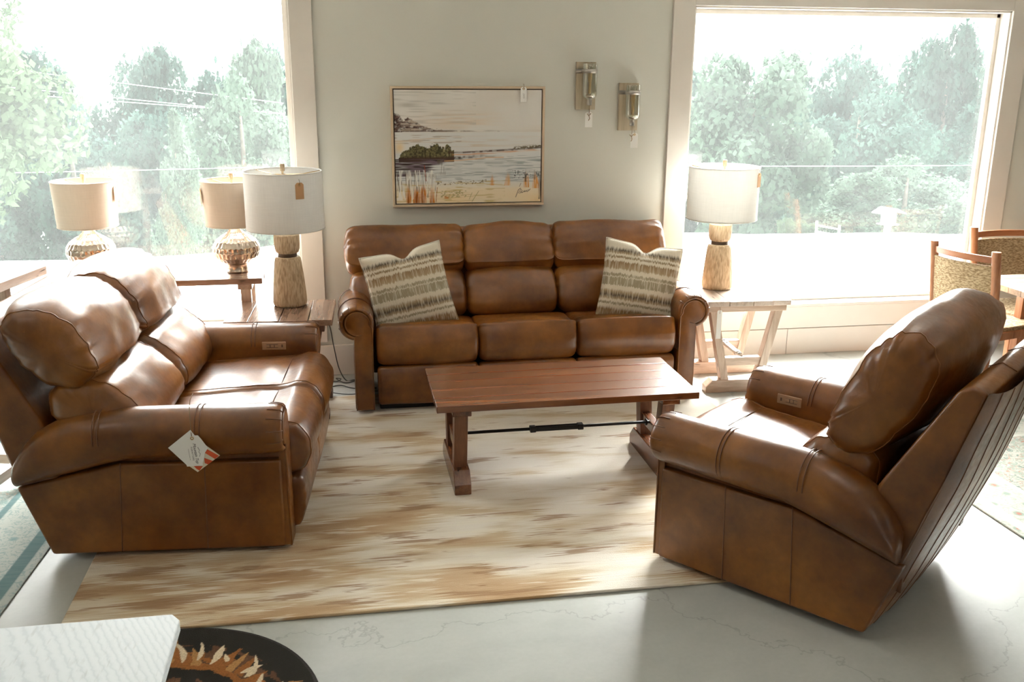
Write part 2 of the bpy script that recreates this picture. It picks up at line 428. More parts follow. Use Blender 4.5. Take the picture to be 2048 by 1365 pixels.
def whitewash_mat():
    m, nt, out = new_mat('whitewashed_saw_cut_wood')
    tc = N(nt, 'ShaderNodeTexCoord').outputs['Object']
    dn = noisen(nt, tc, 2.0, 2)
    wv = N(nt, 'ShaderNodeTexWave', {'Vector': N(nt, 'ShaderNodeMapping', {'Vector': tc, 'Rotation': (0, 0, radians(64)), 'Location': (-0.9, 0.5, 0)}).outputs[0], 'Scale': 34.0, 'Distortion': 3.0, 'Detail': 3.0, 'Detail Scale': 1.4}, wave_type='RINGS').outputs[0]
    n = noisen(nt, N(nt, 'ShaderNodeMapping', {'Vector': tc, 'Scale': (40, 8, 8)}).outputs[0], 2.0, 3)
    col = ramp(nt, wv, [(0.0, (0.52, 0.57, 0.60)), (0.2, (0.575, 0.62, 0.645)), (1.0, (0.605, 0.645, 0.67))])
    col = mixc(nt, ramp(nt, n, [(0.60, (0, 0, 0)), (0.72, (0.5, 0.5, 0.5))]), col, (0.42, 0.45, 0.46))
    finish(nt, out, col, 0.5, 0, mathn(nt, 'ADD', mathn(nt, 'MULTIPLY', wv, 0.4), n), 0.08, 0.002, spec=0.35)
    return m
M['whitewash'] = whitewash_mat()
M['cream_wood'] = wood_mat('cream_painted_wood', (0.50, 0.42, 0.33), (0.60, 0.52, 0.42), (0.68, 0.60, 0.50), 0.5, 'Z', knots=False, bstr=0.1)
M['plank_wall'] = wood_mat('sconce_greyed_plank', (0.36, 0.30, 0.20), (0.50, 0.43, 0.31), (0.62, 0.54, 0.41), 0.55, 'Z', knots=False)
M['bulb'] = plain('amber_bulb', (0.55, 0.36, 0.14), 0.2, var=0.05)

# ------------------------------------------------------------------ mesh helpers
def link(name, me, mat, parent=None, loc=None, rot=None):
    o = bpy.data.objects.new(name, me)
    COL.objects.link(o)
    if mat is not None and not me.materials:
        me.materials.append(mat)
    if parent is not None:
        o.parent = parent
    if loc is not None:
        o.location = loc
    if rot is not None:
        o.rotation_euler = rot
    return o

def mesh(name, verts, faces, mat, parent=None, smooth=True, loc=None, rot=None):
    me = bpy.data.meshes.new(name)
    me.from_pydata([tuple(v) for v in verts], [], faces)
    me.validate()
    if smooth:
        me.polygons.foreach_set('use_smooth', [True] * len(me.polygons))
    me.update()
    return link(name, me, mat, parent, loc, rot)

def fix_normals(o):
    bm = bmesh.new()
    bm.from_mesh(o.data)
    bmesh.ops.recalc_face_normals(bm, faces=bm.faces)
    bm.to_mesh(o.data)
    bm.free()
    return o

def bm_obj(name, bm, mat, parent=None, smooth=False, loc=None, rot=None):
    me = bpy.data.meshes.new(name)
    bmesh.ops.recalc_face_normals(bm, faces=bm.faces)
    bm.to_mesh(me)
    bm.free()
    if smooth:
        me.polygons.foreach_set('use_smooth', [True] * len(me.polygons))
    o = link(name, me, mat, parent, loc, rot)
    if smooth:
        wn = o.modifiers.new('normals', 'WEIGHTED_NORMAL')
        wn.weight = 100
    return o

def add_box(bm, x0, x1, y0, y1, z0, z1, bevel=0.0, seg=2):
    r = bmesh.ops.create_cube(bm, size=1.0)
    vs_ = r['verts']
    for v in vs_:
        v.co = Vector(((x0 + x1) / 2 + v.co.x * (x1 - x0), (y0 + y1) / 2 + v.co.y * (y1 - y0), (z0 + z1) / 2 + v.co.z * (z1 - z0)))
    if bevel > 0:
        es = list({e for v in vs_ for e in v.link_edges})
        bmesh.ops.bevel(bm, geom=es, offset=bevel, segments=seg, affect='EDGES', profile=0.5)

def box(name, x0, x1, y0, y1, z0, z1, mat, parent=None, bevel=0.003, loc=None, rot=None):
    bm = bmesh.new()
    add_box(bm, x0, x1, y0, y1, z0, z1, bevel)
    return bm_obj(name, bm, mat, parent, True, loc, rot)

def prism(name, poly, a0, a1, axis, mat, parent=None, bevel=0.004, loc=None, rot=None):
    """poly in the two other axes (order: axis x -> (y,z); y -> (x,z); z -> (x,y)), extruded from a0 to a1."""
    def P(p, a):
        return {'x': (a, p[0], p[1]), 'y': (p[0], a, p[1]), 'z': (p[0], p[1], a)}[axis]
    bm = bmesh.new()
    A = [bm.verts.new(P(p, a0)) for p in poly]
    B = [bm.verts.new(P(p, a1)) for p in poly]
    n = len(poly)
    bm.faces.new(A)
    bm.faces.new(B[::-1])
    for i in range(n):
        bm.faces.new((A[i], A[(i + 1) % n], B[(i + 1) % n], B[i]))
    bmesh.ops.recalc_face_normals(bm, faces=bm.faces)
    if bevel > 0:
        bmesh.ops.bevel(bm, geom=list(bm.edges), offset=bevel, segments=2, affect='EDGES', profile=0.5)
    return bm_obj(name, bm, mat, parent, True, loc, rot)

def beam(name, p0, p1, wx, wy, mat, parent=None, bevel=0.003):
    """upright or leaning bar with square ends cut level; wx, wy = half sizes."""
    bm = bmesh.new()
    vs_ = []
    for p in (p0, p1):
        for dx, dy in ((-wx, -wy), (wx, -wy), (wx, wy), (-wx, wy)):
            vs_.append(bm.verts.new((p[0] + dx, p[1] + dy, p[2])))
    f = [(3, 2, 1, 0), (4, 5, 6, 7), (0, 1, 5, 4), (1, 2, 6, 5), (2, 3, 7, 6), (3, 0, 4, 7)]
    for q in f:
        bm.faces.new([vs_[i] for i in q])
    if bevel > 0:
        bmesh.ops.bevel(bm, geom=list(bm.edges), offset=bevel, segments=2, affect='EDGES', profile=0.5)
    return bm_obj(name, bm, mat, parent, True)

def loft_mesh(loops, cap=True, closed=True):
    n = len(loops[0])
    V = [p for L in loops for p in L]
    Fs = []
    m = len(loops)
    rng = n if closed else n - 1
    for i in range(m - 1):
        for j in range(rng):
            k = (j + 1) % n
            Fs.append((i * n + j, i * n + k, (i + 1) * n + k, (i + 1) * n + j))
    if cap:
        Fs.append(tuple(range(n))[::-1])
        Fs.append(tuple((m - 1) * n + j for j in range(n)))
    return V, Fs

def tube_mesh(pts, r, n=8, closed=False):
    pts = [Vector(p) for p in pts]
    m = len(pts)
    loops = []
    ref = None
    for i in range(m):
        a = pts[(i - 1) % m] if (closed or i > 0) else pts[i]
        b = pts[(i + 1) % m] if (closed or i < m - 1) else pts[i]
        t = (b - a)
        if t.length < 1e-9:
            t = Vector((0, 0, 1))
        t.normalize()
        if ref is None:
            ref = Vector((0, 0, 1)) if abs(t.z) < 0.9 else Vector((1, 0, 0))
        u = (ref - t * ref.dot(t))
        if u.length < 1e-6:
            u = t.orthogonal()
        u.normalize()
        ref = u
        v = t.cross(u)
        loops.append([pts[i] + (u * cos(2 * pi * k / n) + v * sin(2 * pi * k / n)) * r for k in range(n)])
    if closed:
        loops.append(loops[0])
        return loft_mesh(loops, cap=False)
    return loft_mesh(loops, cap=True)

def tube(name, pts, r, mat, parent=None, n=8, closed=False, loc=None, rot=None):
    V, Fs = tube_mesh(pts, r, n, closed)
    return fix_normals(mesh(name, V, Fs, mat, parent, True, loc, rot))

def tubes(name, paths, r, mat, parent=None, n=6, closed=False):
    for p in paths:
        tube(name, p, r, mat, parent, n, closed)

def lathe(name, prof, mat, parent=None, n=48, smooth=True, loc=None, cap=True):
    loops = [[Vector((r * cos(2 * pi * k / n), r * sin(2 * pi * k / n), z)) for k in range(n)] for r, z in prof]
    V, Fs = loft_mesh(loops, cap=cap)
    o = mesh(name, V, Fs, mat, parent, smooth, loc)
    if smooth:
        try:
            o.data.set_sharp_from_angle(angle=radians(50))
        except Exception:
            pass
    return o

def spline_closed(ctrl, n=56):
    m = len(ctrl)
    out = []
    for i in range(n):
        t = i * m / n
        k = int(t)
        f = t - k
        p0, p1, p2, p3 = (Vector(ctrl[(k + d) % m]) for d in (-1, 0, 1, 2))
        out.append(0.5 * ((2 * p1) + (p2 - p0) * f + (2 * p0 - 5 * p1 + 4 * p2 - p3) * f * f + (3 * p1 - p0 - 3 * p2 + p3) * f ** 3))
    return out

def spline_open(ctrl, n=8):
    pts = [Vector(p) for p in ctrl]
    P = [pts[0]] + pts + [pts[-1]]
    out = []
    for k in range(1, len(P) - 2):
        for i in range(n):
            f = i / n
            p0, p1, p2, p3 = P[k - 1], P[k], P[k + 1], P[k + 2]
            out.append(0.5 * ((2 * p1) + (p2 - p0) * f + (2 * p0 - 5 * p1 + 4 * p2 - p3) * f * f + (3 * p1 - p0 - 3 * p2 + p3) * f ** 3))
    out.append(pts[-1])
    return out

def thing(name, label, cat, loc=(0, 0, 0), rotz=0.0, group=None):
    o = bpy.data.objects.new(name, None)
    COL.objects.link(o)
    o.empty_display_size = 0.1
    o.location = loc
    o.rotation_euler = (0, 0, rotz)
    o['label'] = label
    o['category'] = cat
    if group:
        o['group'] = group
    return o

def tag(o, label, cat, group=None):
    o['label'] = label
    o['category'] = cat
    if group:
        o['group'] = group
    return o

def struct(o):
    o['kind'] = 'structure'
    return o

def color_mesh(name, nx, ny, sx, sy, cols, mat, parent=None, plane='xz'):
    """flat grid sx by sy, centred, colours per vertex from cols[ny+1, nx+1, 3]."""
    xs = np.linspace(-sx / 2, sx / 2, nx + 1)
    ys = np.linspace(-sy / 2, sy / 2, ny + 1)
    X, Y = np.meshgrid(xs, ys)
    Z = np.zeros_like(X)
    co = np.stack([X, Z, Y] if plane == 'xz' else [X, Y, Z], -1).reshape(-1, 3)
    idx = np.arange((nx + 1) * (ny + 1)).reshape(ny + 1, nx + 1)
    q = np.stack([idx[:-1, :-1], idx[:-1, 1:], idx[1:, 1:], idx[1:, :-1]], -1).reshape(-1, 4)
    me = bpy.data.meshes.new(name)
    me.vertices.add(len(co))
    me.vertices.foreach_set('co', co.astype(np.float32).ravel())
    me.loops.add(q.size)
    me.loops.foreach_set('vertex_index', q.ravel().astype(np.int32))
    me.polygons.add(len(q))
    me.polygons.foreach_set('loop_start', (np.arange(len(q)) * 4).astype(np.int32))
    me.update(calc_edges=True)
    at = me.color_attributes.new('Col', 'FLOAT_COLOR', 'POINT')
    c = np.concatenate([cols.reshape(-1, 3), np.ones((len(co), 1))], 1).astype(np.float32)
    at.data.foreach_set('color', c.ravel())
    return link(name, me, mat, parent)

def text_mesh(name, body, size, mat, parent, loc, rot, shear=0.0, depth=0.0004, spacing=1.0):
    cu = bpy.data.curves.new(name, 'FONT')
    cu.body = body
    cu.size = size
    cu.shear = shear
    cu.extrude = depth
    cu.align_x = 'CENTER'
    cu.align_y = 'CENTER'
    cu.space_character = spacing
    cu.resolution_u = 4
    tmp = bpy.data.objects.new(name, cu)
    me = bpy.data.meshes.new_from_object(tmp)
    bpy.data.objects.remove(tmp)
    bpy.data.curves.remove(cu)
    me.name = name
    return link(name, me, mat, parent, loc, rot)
# ------------------------------------------------------------------ room shell
WY = 5.75                       # room face of the window wall
L0, L1 = -2.42, -0.29           # left window opening
R0, R1 = 2.09, 4.20             # right window opening
SILL, HEAD, HEAD_L = 0.34, 2.21, 2.32
WT = 0.16                       # wall thickness
XL, XR, YF = -4.6, 7.6, -5.6    # other walls

def slab(bm, x0, x1, y0, y1, z0, z1):
    add_box(bm, x0, x1, y0, y1, z0, z1)

bm = bmesh.new()
slab(bm, XL, XR, YF, WY, -0.12, 0.0)
struct(bm_obj('floor', bm, M['floor']))
bm = bmesh.new()
slab(bm, XL, XR, YF, WY + WT, CEIL, CEIL + 0.12)
struct(bm_obj('ceiling', bm, M['ceiling']))
bm = bmesh.new()
for x0, x1, z0, z1 in ((XL, L0, 0, CEIL), (L0, L1, 0, SILL), (L0, L1, HEAD_L, CEIL), (L1, R0, 0, CEIL), (R0, R1, 0, SILL), (R0, R1, HEAD, CEIL), (R1, XR, 0, CEIL)):
    slab(bm, x0, x1, WY, WY + WT, z0, z1)
struct(bm_obj('wall_back', bm, M['wall']))
# side and front walls; one unseen gap in the front added for sky fill
bm = bmesh.new()
for y0, y1, z0, z1 in ((YF, WY + WT, 0, CEIL),):
    slab(bm, XL - WT, XL, y0, y1, z0, z1)
struct(bm_obj('wall_left', bm, M['inner_wall']))
bm = bmesh.new()
slab(bm, XR, XR + WT, YF, WY + WT, 0, CEIL)
struct(bm_obj('wall_right', bm, M['inner_wall']))
bm = bmesh.new()
FW0, FW1 = 0.2, 0.8
for x0, x1, z0, z1 in ((XL, FW0, 0, CEIL), (FW0, FW1, 2.3, CEIL), (FW1, XR, 0, CEIL)):
    slab(bm, x0, x1, YF - WT, YF, z0, z1)
struct(bm_obj('wall_front', bm, M['inner_wall']))

def boards(name, spans, y0, y1):
    """white boards lying on the window wall, one mesh each, children of one trim."""
    root = None
    for (x0, x1, z0, z1) in spans:
        bm_ = bmesh.new()
        add_box(bm_, x0, x1, y0, y1, z0, z1, 0.003)
        if root is None:
            root = struct(bm_obj(name, bm_, M['white_trim'], None, True))
        else:
            bm_obj('board', bm_, M['white_trim'], root, True)
    return root
B0, B1 = WY - 0.022, WY + 0.001
# baseboards: long boards with butt joints
boards('baseboard_left', [(XL, -1.30, 0, 0.192), (-1.297, -0.235, 0, 0.192), (-0.232, 0.9, 0, 0.192), (0.903, 1.95, 0, 0.192)], B0, B1)
boards('baseboard_right', [(1.953, 2.86, 0, 0.176), (2.863, 4.5, 0, 0.176), (4.503, XR, 0, 0.176)], B0, B1)
boards('trim_1', [(L0 - 0.13, L1 + 0.0, 0.195, SILL - 0.012), (L1, L1 + 0.128, 0.215, 2.47), (L0 - 0.13, L0, SILL, 2.47), (L0, L1, HEAD_L, 2.47)], B0, B1)
boards('trim_2', [(R0 - 0.13, R1 + 0.13, 0.180, SILL - 0.012), (R0 - 0.135, R0, SILL - 0.01, 2.36), (R1, R1 + 0.135, SILL - 0.01, 2.36), (R0, R1, HEAD, 2.36)], B0, B1)

def window(name, x0, x1, HEAD):
    y = WY + 0.105
    fr = bmesh.new()
    t = 0.028
    # reveal boards lining the opening
    add_box(fr, x0, x1, WY - 0.024, WY + WT, SILL - 0.012, SILL + 0.006, 0.002)
    add_box(fr, x0, x1, WY - 0.005, WY + WT, HEAD - 0.012, HEAD, 0.002)
    add_box(fr, x0 - 0.001, x0 + 0.012, WY - 0.005, WY + WT, SILL, HEAD, 0.002)
    add_box(fr, x1 - 0.012, x1 + 0.001, WY - 0.005, WY + WT, SILL, HEAD, 0.002)
    root = struct(bm_obj(name, fr, M['white_trim'], None, True))
    sash = bmesh.new()
    for a, b, c, d in ((x0 + .012, x1 - .012, SILL + .006, SILL + .006 + t), (x0 + .012, x1 - .012, HEAD - .012 - t, HEAD - .012),
                       (x0 + .012, x0 + .012 + t, SILL + .006, HEAD - .012), (x1 - .012 - t, x1 - .012, SILL + .006, HEAD - .012)):
        add_box(sash, a, b, y - 0.02, y + 0.02, c, d, 0.003)
    bm_obj('window_frame', sash, M['white_trim'], root, True)
    box('pane', x0 + .03, x1 - .03, y - 0.003, y + 0.003, SILL + .025, HEAD - .03, M['pane'], root, 0)
    return root
window('window_1', L0, L1, HEAD_L)
window('window_2', R0, R1, HEAD)
# ------------------------------------------------------------------ reclining sofas
def circ(cx, cz, r, a0, a1, n):
    return [(cx + r * cos(a0 + (a1 - a0) * i / (n - 1)), cz + r * sin(a0 + (a1 - a0) * i / (n - 1))) for i in range(n)]

def sweep_cushion(name, prof, x0, x1, T, parent, r_end=0.045, bulge=0.012, wrinkle=0.004, seed=0, nx=26, piping=True, capbulge=0.012, pip_side=(1, 1), slump=0.0, bexp=2.6):
    """closed (s,z) profile swept across the seat; rounded ends, creases running in from the end seams."""
    L = spline_closed(prof, 64)
    cen = sum(L, Vector((0, 0))) / len(L)
    W = x1 - x0
    xs, ins = [], []
    for i in range(7):
        q = 1 - i / 6
        xs.append(x0 + r_end * (1 - q)); ins.append(r_end * 0.8 * (1 - sqrt(max(0, 1 - q * q))))
    for i in range(1, nx):
        t = i / nx
        xs.append(x0 + r_end + (W - 2 * r_end) * t); ins.append(0)
    for i in range(7):
        q = i / 6
        xs.append(x1 - r_end * (1 - q)); ins.append(r_end * 0.8 * (1 - sqrt(max(0, 1 - q * q))))
    loops = []
    def loop(x, inset, amp=1.0):
        t = (x - x0) / W
        bl = bulge * (1 - abs(2 * t - 1) ** bexp)
        edge = min(x - x0, x1 - x)
        out = []
        for j, p in enumerate(L):
            d = p - cen
            dl = d.length
            u = d / dl
            a = wrinkle * amp * math.exp(-edge / 0.10)
            wob = noise.noise(Vector((x * 3.5 + seed, j * 0.55, seed * 1.7))) * a * 1.8
            wob += noise.noise(Vector((x * 5 + seed, j * 0.10, 3.1 + seed))) * wrinkle * 1.1
            wob += noise.noise(Vector((x * 9 + seed * 2, p[0] * 12, p[1] * 12))) * wrinkle * 0.5
            dd = max(0.15 * dl, dl - inset) + (bl if inset == 0 else bl) + wob
            q = cen + u * dd
            sag = slump * (2 * t - 1) ** 2
            out.append(T(x, q[0], q[1] - sag))
        return out
    # closing rings at the ends
    def ring(x, k):
        base = loop(x, r_end * 0.8)
        c = sum((Vector(p) for p in base), Vector((0, 0, 0))) / len(base)
        return base, c
    base0, c0 = ring(x0, 1)
    base1, c1 = ring(x1, 1)
    e0 = Vector(T(x0 - capbulge, cen[0], cen[1])) - Vector(T(x0, cen[0], cen[1]))
    for k in (0.06, 0.35, 0.65, 0.86):
        loops.append([c0 + (Vector(p) - c0) * k + e0 * (1 - k * k) for p in base0])
    for x, i in zip(xs, ins):
        loops.append(loop(x, i))
    for k in (0.86, 0.65, 0.35, 0.06):
        loops.append([c1 + (Vector(p) - c1) * k - e0 * (1 - k * k) for p in base1])
    V, Fs = loft_mesh(loops)
    o = fix_normals(mesh(name, V, Fs, M['leather'], parent))
    if piping:
        for sd_, side in ((0, pip_side[0]), (1, pip_side[1])):
            if not side:
                continue
            x = x0 + r_end * 0.75 if sd_ == 0 else x1 - r_end * 0.75
            pl = loop(x, r_end * 0.8 * (1 - sqrt(1 - 0.25 ** 2)) - 0.0006)
            tube('piping', pl, 0.0024, M['leather_pipe'], o, 6, True)
    return o

def recliner_sofa(name, label, cat, loc, rotz, Wt, seats, D=0.88, comp=1.0, head=None, seams=True, head_top=1.0, head_bot=0.70,
                  lean=0.0, front_out=0.99, rear_seams=False, switch=(), scroll=True, seat_full=True, cush_pipe=True, head_bulge=0.035, head_fwd=0.06, slump=0.012, shell_top=None, group=None):
    root = thing(name, label, cat, loc, rotz, group)
    df = D - 0.88
    def S(s):
        return s + df * max(0.0, min(1.0, (s - 0.25) / 0.45))
    def T(x, s, z):
        return Vector((x, -S(s) * comp, z))
    PW, RO = 0.105, 0.095        # post width, roll radius
    xi = Wt / 2 - PW             # inner face of the arm
    # --- arms
    for sg in (-1, 1):
        def A(u, s, z):
            return T(sg * (xi + u), s, z)
        base = [(0.0, 0.30), (0.0, 0.40)] + circ(0.085, 0.525, RO, pi * 1.02, -0.62 * pi, 26)
        base += [(0.080, 0.41), (0.060, 0.38), (0.045, 0.30)]
        loops = []
        ss = [0.884, 0.896, 0.905, 0.9052, 0.898, 0.885, 0.868, 0.80, 0.70, 0.60, 0.50, 0.40, 0.32, 0.25, 0.18, 0.12, 0.06, 0.0, -0.045, -0.075, -0.085]
        ks = {0.884: 0.68, 0.896: 0.715, 0.905: 0.79, 0.9052: 0.86, 0.898: 0.94, 0.885: 0.985}
        for s in ss:
            k = ks.get(s, 1.0)
            top = float(np.interp(-s, [-.30, -.17, -.08, -.01, .05, .09, .11], [.62, .607, .580, .548, .490, .425, .375]))
            bot = float(np.interp(-s, [-.9, -.3, .11], [.43, .418, .315]))
            ku = float(np.interp(-s, [-.2, .03, .09, .11], [1.0, 0.97, 0.86, 0.74]))
            lp = []
            for (u, z) in base:
                uu = 0.085 + (u - 0.085) * k if z > 0.41 else u
                zz = 0.525 + (z - 0.525) * k if z > 0.41 else z
                wob = noise.noise(Vector((u * 9, s * 5 + sg * 3, z * 7 + Wt))) * 0.005 if s < 0.86 else 0
                zz = (bot + (zz - 0.43) / 0.19 * (top - bot) if zz > 0.43 else zz - 0.43 + bot) + wob
                lp.append(A(0.05 + (uu - 0.05) * ku + wob * 0.6, s, zz))
            loops.append(lp)
        V, Fs = loft_mesh(loops)
        arm = fix_normals(mesh('armrest', V, Fs, M['leather'], root))
        # double-stitched seam bands over the roll
        bands = []
        for s0 in (0.60, 0.235):
            for off in (-0.009, 0.009):
                s = s0 + off
                bands.append([A(0.085 + (u - 0.085) * 1.012, s, 0.525 + (z - 0.525) * 1.012) for (u, z) in circ(0.085, 0.525, RO, pi, -0.58 * pi, 22)])
        tubes('seam', bands, 0.0022, M['leather_seam'], arm, 5)
        if scroll:
            # pleats round the scroll
            pl = []
            for a in (2.5, 2.05, 1.6, 1.15, 0.7, 0.2, -0.3):
                pl.append([A(0.085 + r_ * cos(a), s_, 0.525 + r_ * sin(a)) for r_, s_ in ((0.074, 0.9065), (0.083, 0.906), (0.092, 0.897), (0.0965, 0.875), (0.097, 0.850))])
            tubes('pleat', pl, 0.0018, M['leather_seam'], arm, 5)
        # lower side panel
        poly = [(-S(.885) * comp, 0.03), (-S(.888) * comp, 0.40), (-S(0.28) * comp, 0.40), (-S(-0.100) * comp, 0.315), (-S(0.0) * comp, 0.03)]
        a0, a1 = sg * (xi + 0.002), sg * (xi + PW)
        sp = prism('side_panel', poly, min(a0, a1), max(a0, a1), 'x', M['leather'], root, 0.012)
        if seams:
            for s_, e_ in ((0.60, 0.585), (0.29, 0.26)):
                tube('seam', [A(PW + 0.0005, s_ + (e_ - s_) * k / 6, 0.405 - 0.37 * k / 6) for k in range(7)], 0.0022, M['leather_seam'], sp, 5)
        # front post with its round scroll face
        r_ = 0.056
        out = [(0.004, 0.035), (0.004, 0.50)] + circ(0.080, 0.525, r_ + 0.008, pi * 1.03, -0.60 * pi, 24) + [(0.094, 0.455), (0.097, 0.40), (0.097, 0.035)]
        m_ = len(out)
        Vp = [A(u, 0.878, z) for u, z in out] + [A(u, 0.902, z) for u, z in out]
        cx = sum(u for u, z in out) / m_
        Vp += [A(cx + (u - cx) * 0.93, 0.909, 0.3 + (z - 0.3) * 0.99) for u, z in out]
        Fp = [(j, (j + 1) % m_, m_ + (j + 1) % m_, m_ + j) for j in range(m_)] + [(m_ + j, m_ + (j + 1) % m_, 2 * m_ + (j + 1) % m_, 2 * m_ + j) for j in range(m_)]
        Fp.append(tuple(2 * m_ + j for j in range(m_)))
        fp = fix_normals(mesh('front_post', Vp, Fp, M['leather'], root))
        try:
            fp.data.set_sharp_from_angle(angle=radians(50))
        except Exception:
            pass
        tube('piping', [A(u, 0.905, z) for u, z in out], 0.0042, M['leather'], fp, 6)
    # --- power switches on the inner arm face
    for sg in switch:
        s0 = 0.70
        sw = prism('control_panel', [(-S(s0 - 0.058) * comp, 0.508), (-S(s0 + 0.058) * comp, 0.508), (-S(s0 + 0.058) * comp, 0.548), (-S(s0 - 0.058) * comp, 0.548)],
                   min(sg * (xi - 0.012), sg * (xi + 0.004)), max(sg * (xi - 0.012), sg * (xi + 0.004)), 'x', M['switch'], root, 0.003)
        sl = prism('button_slot', [(-S(s0 - 0.036) * comp, 0.519), (-S(s0 + 0.020) * comp, 0.519), (-S(s0 + 0.020) * comp, 0.537), (-S(s0 - 0.036) * comp, 0.537)],
                   min(sg * (xi - 0.0135), sg * (xi - 0.010)), max(sg * (xi - 0.0135), sg * (xi - 0.010)), 'x', M['switch_dark'], sw, 0.001)
        for q in (-0.028, -0.008, 0.012):
            prism('button', [(-S(s0 + q - 0.008) * comp, 0.522), (-S(s0 + q + 0.008) * comp, 0.522), (-S(s0 + q + 0.008) * comp, 0.534), (-S(s0 + q - 0.008) * comp, 0.534)],
                  min(sg * (xi - 0.015), sg * (xi - 0.012)), max(sg * (xi - 0.015), sg * (xi - 0.012)), 'x', M['switch'], sw, 0.001)
        prism('usb_port', [(-S(s0 + 0.036) * comp, 0.521), (-S(s0 + 0.043) * comp, 0.521), (-S(s0 + 0.043) * comp, 0.535), (-S(s0 + 0.036) * comp, 0.535)],
              min(sg * (xi - 0.0135), sg * (xi - 0.010)), max(sg * (xi - 0.0135), sg * (xi - 0.010)), 'x', M['switch_dark'], sw, 0.0005)
    # --- reclining back shell
    hx = Wt / 2 - 0.012
    st_ = shell_top or 0.955
    shell = [(0.05, 0.10), (0.06, 0.45), (0.015 - lean * 0.3, 0.58), (-0.165 - lean, st_ - 0.02), (-0.205 - lean, st_), (-0.250 - lean, st_ - 0.02), (-0.175 - lean * 0.5, 0.62), (-0.105, 0.36), (-0.005, 0.05)]
    sh = prism('back_shell', [(-S(s) * comp, z) for s, z in shell], -hx, hx, 'x', M['leather'], root, 0.016)
    if rear_seams:
        line = [(-0.262 - lean, st_ - 0.012), (-0.215 - lean * .8, 0.77), (-0.178 - lean * 0.5, 0.62), (-0.142 - lean * .25, 0.49), (-0.107, 0.36), (-0.06, 0.20), (-0.010, 0.045)]
        ln_ = spline_open([Vector(p) for p in line], 5)
        nv, nu = len(ln_), 24
        def RP(q, k, off=0.0):
            p = ln_[k]
            v_ = k / (nv - 1)
            bl = 0.062 * (max(0.0, 1 - abs(q) ** 3.0) ** 0.6) * (sin(pi * min(1, max(0, v_ * 0.86 + 0.12))) ** 0.45)
            bl += 0.004 * noise.noise(Vector((q * 2.2, v_ * 5, 4.0)))
            return T(hx * q, p[0] - 0.87 * (bl + off) + 0.012, p[1] - 0.35 * (bl + off))
        V = [RP(2 * i / nu - 1, k) for k in range(nv) for i in range(nu + 1)]
        Fs = [(k * (nu + 1) + i, k * (nu + 1) + i + 1, (k + 1) * (nu + 1) + i + 1, (k + 1) * (nu + 1) + i) for k in range(nv - 1) for i in range(nu)]
        bp = fix_normals(mesh('back_panel', V, Fs, M['leather'], root))
        for q in (-0.62, -0.30, 0.02, 0.32, 0.60, 0.84):
            tube('seam', [RP(q, k, 0.0002) for k in range(nv)], 0.0019, M['leather_seam'], bp, 5)
        for q in (0.20, -0.40):
            tube('seam', [T(hx * q, s, z) for s, z in ((-0.165 - lean, st_ - 0.019), (-0.205 - lean, st_ + 0.0008), (-0.250 - lean, st_ - 0.019))], 0.0018, M['leather_seam'], sh, 5)
    box('base_frame', -xi + 0.03, xi - 0.03, -S(0.80) * comp, -S(0.10) * comp, 0.0135, 0.20, M['dark_base'], root, 0.004)
    # --- cushions, seat by seat
    se = seats
    for i in range(len(se) - 1):
        x0, x1 = se[i] + 0.003, se[i + 1] - 0.003
        hx0, hx1 = (head[i] + 0.003, head[i + 1] - 0.003)
        fo = front_out
        seat = [(0.30, 0.30), (0.32, 0.44), (0.52, 0.470), (0.70, 0.478), (0.80, 0.482), (0.875, 0.500), (fo - 0.045, 0.480), (fo - 0.008, 0.415), (fo - 0.010, 0.345), (fo - 0.06, 0.292), (0.80, 0.280), (0.5, 0.28)]
        so = sweep_cushion('seat_cushion', seat, x0, x1, T, root, 0.045, 0.012, 0.004, 3.1 * i + Wt, 22, piping=cush_pipe)
        tube('seam', [T(x0 + 0.03 + (x1 - x0 - 0.06) * k / 10, 0.80, 0.482 + 0.0105 * (1 - (abs(k - 5) / 5) ** 2.6)) for k in range(11)], 0.0024, M['leather_seam'], so, 5)
        foot = [(fo - 0.09, 0.275), (fo - 0.04, 0.265), (fo - 0.030, 0.20), (fo - 0.040, 0.11), (fo - 0.065, 0.062), (fo - 0.11, 0.058), (fo - 0.16, 0.10), (fo - 0.16, 0.24)]
        sweep_cushion('footrest', foot, x0, x1, T, root, 0.022, 0.004, 0.0025, 5.7 * i + Wt, 18, piping=False, capbulge=0.0)
        lz = head_bot
        lum = [(0.165, lz + 0.0), (0.255, lz - 0.022), (0.340, lz - 0.090), (0.390, lz - 0.170), (0.37, lz - 0.235), (0.28, lz - 0.25), (0.16, lz - 0.23), (0.06, lz - 0.15), (0.05, lz - 0.06), (0.09, lz - 0.015)]
        sweep_cushion('lumbar_cushion', lum, hx0 + (0.02 if i == 0 else 0), hx1 - (0.02 if i == len(se) - 2 else 0), T, root, 0.060, 0.018, 0.006, 7.9 * i + Wt, 24, capbulge=0.012, piping=cush_pipe)
        ht, hb = head_top, head_bot
        H = ht - hb
        hf = head_fwd
        hd = [(0.208 + hf * .2, hb + 0.045), (0.195 + hf * .6 - lean * .3, hb + 0.24 * H), (0.135 + hf - lean * .5, hb + 0.56 * H), (0.070 + hf - lean * .8, hb + 0.83 * H), (0.010 + hf * .6 - lean, hb + 0.96 * H),
              (-0.060 - lean, hb + 0.88 * H), (-0.075 - lean, hb + 0.68 * H), (-0.030 - lean * .6, hb + 0.36 * H), (0.055 - lean * .2, hb + 0.06 * H), (0.155, hb - 0.012)]
        sweep_cushion('headrest_cushion', hd, hx0, hx1, T, root, 0.055, head_bulge, 0.010, 11.3 * i + Wt, 32, capbulge=0.014, slump=slump, piping=cush_pipe, bexp=2.2)
    return root

